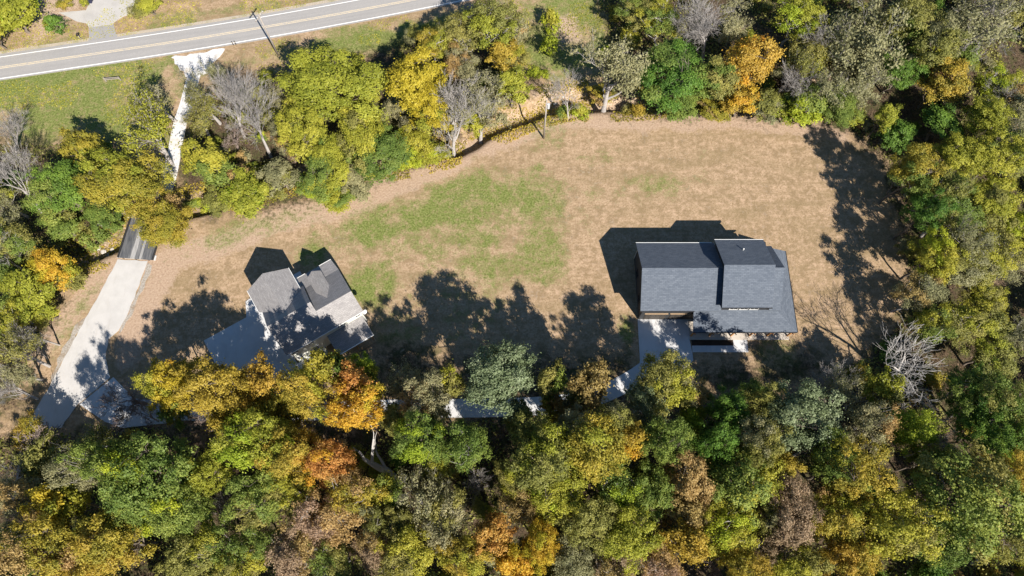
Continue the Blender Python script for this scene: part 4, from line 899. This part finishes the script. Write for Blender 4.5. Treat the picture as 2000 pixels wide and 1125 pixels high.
# the wood across the lane
for a in [(505, 862, 74, 14, 'broad', 'yg'), (572, 888, 60, 13, 'broad', 'golive'), (690, 960, 58, 12, 'broad', 'golive'), (300, 925, 88, 15.5, 'broad', 'green'), (268, 985, 56, 12, 'broad', 'green'), (345, 1000, 66, 13, 'broad', 'green'), (395, 930, 50, 11, 'broad', 'yg'), (196, 900, 48, 17, 'broad', 'green'), (248, 915, 48, 17, 'broad', 'green'), (150, 915, 40, 15, 'open', 'greyol'),
          (115, 985, 52, 12, 'small', 'yellow'), (95, 1065, 78, 14, 'broad', 'golive'), (215, 1060, 76, 13, 'broad', 'golive'), (160, 1110, 60, 12, 'broad', 'golive'), (30, 970, 50, 10, 'open', 'greyol'), (20, 1060, 50, 11, 'open', 'olive'), (430, 1065, 60, 11, 'open', 'green'), (375, 1090, 60, 11, 'broad', 'olive'),
          (500, 975, 60, 12, 'broad', 'green'), (560, 960, 50, 11, 'broad', 'yg'), (632, 1015, 62, 12, 'open', 'tan'), (575, 1075, 62, 11, 'open', 'brown'), (510, 1060, 46, 10, 'broad', 'green'), (470, 1110, 50, 10, 'broad', 'yg'), (730, 1070, 44, 9, 'open', 'brown'), (795, 1080, 60, 11, 'broad', 'yg'), (760, 960, 42, 9, 'small', 'yg'),
          (822, 855, 58, 16, 'broad', 'green'), (912, 872, 52, 16, 'broad', 'green'), (825, 965, 46, 10, 'sparse', 'greyol'), (862, 1015, 60, 11, 'open', 'greyol'), (900, 965, 40, 9, 'sparse', 'greyol'), (905, 1085, 52, 11, 'broad', 'golive'), (850, 905, 40, 9, 'broad', 'green'), (650, 1100, 50, 10, 'broad', 'green'), (735, 1010, 40, 9, 'open', 'greyol'), (780, 1020, 40, 9, 'broad', 'olive'),
          (962, 1040, 44, 13, 'small', 'orange'), (1055, 1065, 50, 12, 'broad', 'ogold'), (1000, 1100, 44, 10, 'small', 'ogold'), (1020, 990, 46, 10, 'open', 'tan'), (1150, 875, 84, 16.5, 'broad', 'golive'), (1060, 895, 74, 16.5, 'broad', 'olive'), (1228, 862, 40, 13, 'small', 'gold'), (1090, 960, 60, 12, 'broad', 'yg'), (1000, 940, 44, 10, 'broad', 'olive'),
          (1205, 955, 58, 11, 'broad', 'green'), (1275, 955, 56, 11, 'broad', 'green'), (1150, 1020, 60, 12, 'broad', 'olive'), (1225, 1050, 66, 12, 'broad', 'yg'), (1120, 1095, 56, 10, 'open', 'greyol'), (1200, 1115, 50, 10, 'open', 'brown'), (1290, 1105, 50, 10, 'open', 'tan'), (1345, 935, 50, 13, 'oval', 'tan'), (1335, 1000, 44, 11, 'small', 'tan'), (1340, 1060, 48, 12, 'small', 'gold'),
          (1295, 860, 50, 15.5, 'broad', 'green'), (1395, 865, 46, 13.5, 'broad', 'dkgreen'), (1450, 945, 76, 13, 'broad', 'green'), (1480, 860, 54, 15.5, 'broad', 'olive'), (1420, 1040, 58, 12, 'broad', 'yg'), (1390, 1090, 36, 9, 'twiggy', 'brown'), (1450, 1105, 50, 11, 'broad', 'golive'), (1520, 910, 46, 10, 'broad', 'golive'),
          (1540, 995, 66, 12, 'broad', 'brown'), (1520, 1060, 50, 11, 'open', 'brown'), (1490, 1010, 40, 10, 'broad', 'olive'), (1660, 915, 66, 15, 'broad', 'golive'), (1635, 1005, 62, 12, 'broad', 'golive'), (1755, 1030, 78, 14, 'broad', 'yg'), (1560, 1105, 56, 11, 'broad', 'yg'), (1660, 1090, 56, 11, 'broad', 'golive'), (1700, 830, 52, 13, 'open', 'greyol'), (1620, 870, 44, 14, 'broad', 'green'),
          (1890, 975, 104, 16, 'broad', 'green'), (1950, 930, 50, 13, 'broad', 'golive'), (1850, 1060, 60, 12, 'broad', 'green'), (1830, 905, 46, 11, 'broad', 'green'), (1955, 785, 60, 12, 'broad', 'green'), (1900, 800, 46, 10, 'open', 'dkgreen'), (1930, 850, 50, 11, 'broad', 'dkgreen'), (1990, 860, 50, 11, 'broad', 'green'), (1980, 1040, 56, 10, 'open', 'olive'), (1890, 760, 50, 9, 'broad', 'dkgreen'), (2000, 980, 40, 9, 'open', 'olive'), (1710, 950, 40, 9, 'open', 'dkgreen')]:
    if a[4] == 'broad' and a[2] < 70 and tr_rs.random() < .25: a = (*a[:4], 'open', a[5])
    T(*a, 'south', {(1390, 1090): 'leafless twiggy tree deep in the wood among gold and olive trees', (115, 985): 'small bright yellow tree in the wood near the end of the driveway', (95, 1065): 'broad gold and olive tree deep in the wood beyond the small yellow tree', (962, 1040): 'narrow orange tree deep in the wood across the lane', (1055, 1065): 'broad orange and gold tree deep in the wood across the lane',
                     (1345, 935): 'tall oval tan tree in the wood across the lane', (1540, 995): 'broad pinkish brown tree in the wood across the lane', (1890, 975): 'widest mid green tree in the wood, gold tree at its side', (300, 925): 'wide mid green tree in the wood opposite the lane entrance',
                     (1150, 875): 'widest gold and olive tree in the wood across from the garage driveway', (1228, 862): 'small gold tree in the wood beside the widest gold and olive tree', (1560, 1105): None}.get(a[:2]))
T(430, 990, 34, 9, 'bare', 'yg', 'south'); T(840, 1010, 36, 10, 'bare', 'yg', 'south'); T(1175, 900, 36, 15, 'bare', 'yg', 'south'); T(1830, 880, 34, 11, 'bare', 'yg', 'south'); T(580, 1040, 34, 9, 'bare', 'yg', 'south'); T(935, 950, 34, 10, 'bare', 'yg', 'south'); T(40, 1010, 40, 10, 'bare', 'yg', 'south')
TB(80, 925, 70, 815, 11, 'twiggy', 'brown', 'south', 'leafless grey twiggy tree near the end of the driveway', r=3.6); TB(30, 960, 5, 880, 9, 'dead', 'yg', 'south', r=3.)
TB(768, 932, 690, 838, 11, 'snag', 'yg', 'south', 'dead tree with thick white trunk across the lane from the orange trees', r=2.2); TB(80, 920, 50, 850, 8, 'snag', 'yg', 'south', 'crooked bare trunk standing near the end of the driveway', r=1.8)
for p in ((1010, 905), (1130, 905), (1200, 905), (655, 860), (1680, 600)): pass

# younger growth that fills the woods, and woods that go on outside the picture
def blocked(x, y, m):
    px = []
    P = np.array([(x, y)])
    if -46 - m < x < -19 + m and 20 - m < y < 44 + m and abs((y - 30) - .64 * (x + 33)) < 13: return True
    if 17 - m < x < 44 + m and 24 - m < y < 44 + m: return True
    if seg_dist(P, np.array([G(*p) for p in LANE_PX]))[0] < 1.5 + m or seg_dist(P, np.array(trk))[0] < 1.8 + m or seg_dist(P, np.array(road_line))[0] < 4 + m: return True
    if seg_dist(P, np.array([G(265, 480), G(255, 545), G(190, 650), G(120, 780)]))[0] < 3 + m: return True
    return False
FILL = {'south': ['green', 'olive', 'yg', 'golive', 'greyol', 'dkgreen', 'tan', 'golive', 'olive', 'brown'], 'east': ['yg', 'olive', 'green', 'dkgreen', 'yg', 'greyol'], 'northeast': ['olive', 'yg', 'green', 'greyol', 'golive'],
        'north': ['yg', 'yg', 'olive', 'greyol', 'green'], 'west': ['green', 'yg', 'olive', 'dkgreen']}
fr = random.Random(41)
def fill(zone, n, rr, hh, forms, gap, box, outside=None):
    poly = FOREST[zone]; k = 0
    for _ in range(n * 40):
        if k >= n: break
        x, y = fr.uniform(box[0], box[1]), fr.uniform(box[2], box[3])
        if outside is not None and not outside(x, y): continue
        if not in_poly(np.array([(x, y)]), poly)[0]: continue
        r = fr.uniform(*rr)
        if blocked(x, y, .3 * r): continue
        if any(math.hypot(x - a, y - b) < (r + c) * gap for a, b, c in PLACED): continue
        f = fr.choice(forms); p = fr.choice(FILL[zone])
        plant(x, y, r, fr.uniform(*hh) * (.3 if f == 'bush' else 1), f, p, zone); k += 1
    return k
fill('south', 26, (2.4, 3.4), (7, 10), ['small', 'small', 'open', 'sparse'], .58, (-80, 90, -8, 34))
fill('east', 14, (2.2, 3.2), (5, 9), ['small', 'small', 'sparse'], .58, (60, 100, 18, 96)); fill('northeast', 9, (2., 2.8), (4, 7), ['small', 'small', 'sparse'], .58, (15, 70, 62, 96))
fill('north', 9, (1.8, 2.6), (3.5, 6), ['small', 'small', 'sparse'], .58, (-65, 5, 45, 92)); fill('west', 9, (1.8, 2.8), (3.5, 7), ['small', 'small', 'sparse'], .58, (-100, -55, 20, 70))
for z, n, bx_ in (('south', 110, (-80, 90, -6, 34)), ('east', 50, (55, 95, 18, 95)), ('northeast', 30, (14, 65, 60, 95)), ('north', 55, (-62, 4, 45, 92)), ('west', 32, (-95, -55, 20, 70))):
    fill(z, n, (1.0, 1.9), (5, 7), ['bush'], .5, bx_)
VIEW_N = len(MADE)
off = lambda x, y: y < -7 or abs(x) > 69 + (y + 5) * .255 + 3 or y > 97
fill('south', 34, (4., 6.), (15, 18), ['broad', 'broad', 'oval', 'open'], .75, (-105, 125, -24, 34), off)
fill('east', 9, (4., 6.), (11, 14), ['broad', 'open'], .75, (78, 125, 10, 110), off); fill('northeast', 6, (4., 5.), (10, 14), ['broad', 'open'], .75, (15, 80, 92, 108), off); fill('west', 8, (4., 6.), (10, 13), ['broad', 'open'], .75, (-130, -80, 15, 75), off)

# tell look-alikes apart by what they stand nearest to
MARKS = [(G(1255, 700), 'garage driveway'), (G(1100, 300), None), (G(1062, 270), 'utility pole with the transformer'), (G(543, 107), 'leaning utility pole'), (G(270, 475), 'steel bridge'), (G(390, 120), 'white gravel apron'), (G(200, 30), 'far driveway'), (G(185, 790), 'lane entrance'), (G(222, 158), 'wooden rail')]
for o, form, custom in MADE:
    if custom:
        w = custom.split(); cut = [i for i, t in enumerate(w) if t in ('beside', 'near', 'next', 'behind', 'between', 'on', 'in', 'at', 'standing', 'rising', 'across', 'over', 'leaning', 'whose', 'overhanging', 'where', 'below', 'beyond', 'deep', 'among', 'by', 'left', 'just', 'with', 'opposite')]
        ph = ' '.join(w[:cut[0]] if cut else w)
        if len(ph.split()) >= 2: MARKS.append(((o.location.x, o.location.y), ph))
count = {}
for _, p in MARKS: count[p] = count.get(p, 0) + 1
MARKS = [(np.array(q), p) for q, p in MARKS if p and count[p] == 1]
ORD = ['', 'second', 'third', 'fourth', 'fifth', 'sixth', 'seventh', 'eighth', 'ninth', 'tenth']
same = {}
for o, form, custom in MADE[:VIEW_N]:
    if custom: continue
    q = np.array(o.location[:2]); d = [np.hypot(*(q - m)) for m, _ in MARKS]; j = int(np.argmin(d))
    same.setdefault((o['look'], j), []).append((d[j], o))
for (look, j), lst in same.items():
    lst.sort(key=lambda t: t[0])
    for i, (d, o) in enumerate(lst):
        if i >= len(ORD): o['label'] = f'{look} farther from the {MARKS[j][1]}'
        else: o['label'] = f'{look} nearest the {MARKS[j][1]}' if i == 0 else f'{ORD[i]} {look} away from the {MARKS[j][1]}'
for o, form, custom in MADE:
    if 'look' in o: del o['look']

# ---------------------------------------------------------------- undergrowth: low sprays over the woodland floor, stalks on the banks
def undergrowth():
    rs = np.random.RandomState(8)
    def spray(name, P, size, mats, up=.25, hgt=.35):
        z = land_z(P) + rs.rand(len(P)) ** 2 * hgt + .04; pos = np.column_stack([P, z])
        N = rs.normal(size=(len(P), 3)) * .6 + np.array([0, 0, up + .5]); N /= np.linalg.norm(N, axis=1)[:, None]
        A = np.cross(N, rs.normal(size=N.shape)); A /= np.linalg.norm(A, axis=1)[:, None]; B = np.cross(N, A)
        s = size * rs.uniform(.5, 1.3, len(P))[:, None]
        V = np.stack([pos - A * s * .6, pos + B * s * .4, pos + A * s * .6, pos - B * s * .4], 1).reshape(-1, 3)
        tone = np.clip(vnoise(P, 3., 77) * .6 + rs.rand(len(P)) * .4, 0, 1)
        o = mesh_obj(name, np_mesh(name, V, np.arange(len(V)).reshape(-1, 4), mats=mats, face_attr={'tone': tone})); tag(o, kind='stuff'); return o
    def sample(n, box, test):
        out = []
        while sum(map(len, out)) < n:
            P = np.column_stack([rs.uniform(box[0], box[1], n * 2), rs.uniform(box[2], box[3], n * 2)]); out.append(P[test(P)])
        return np.concatenate(out)[:n]
    lane = np.array([G(*p) for p in LANE_PX]); tk = np.array(trk); rl = np.array(road_line); dv = np.array([G(265, 480), G(255, 545), G(190, 650), G(120, 780)])
    clear = lambda P: (seg_dist(P, lane) > 1.7) & (seg_dist(P, tk) > 1.9) & (seg_dist(P, rl) > 3.2) & (seg_dist(P, dv) > 3.4)
    woods = lambda P: np.any([in_poly(P, p) for p in FOREST.values()], axis=0) & clear(P)
    patchy = lambda P, sd, t: fbm(P, 6., sd) > t
    spray('undergrowth', sample(70000, (-100, 100, -12, 98), lambda P: woods(P) & patchy(P, 61, .5)), .34, [LEAF['olive']])
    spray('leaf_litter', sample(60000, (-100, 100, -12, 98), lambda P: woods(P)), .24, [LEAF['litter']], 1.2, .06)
    spray('creek_weeds', sample(26000, (-100, 60, 38, 75), lambda P: (seg_dist(P, CREEK) < 4.2) & clear(P) & patchy(P, 63, .47)), .26, [LEAF['golive']])
    spray('verge_weeds', sample(12000, (-100, 40, 60, 96), lambda P: clear(P) & (patchy(P, 65, .57)) & (seg_dist(P, rl) < 16)), .2, [LEAF['yg']], .3, .16)
undergrowth()
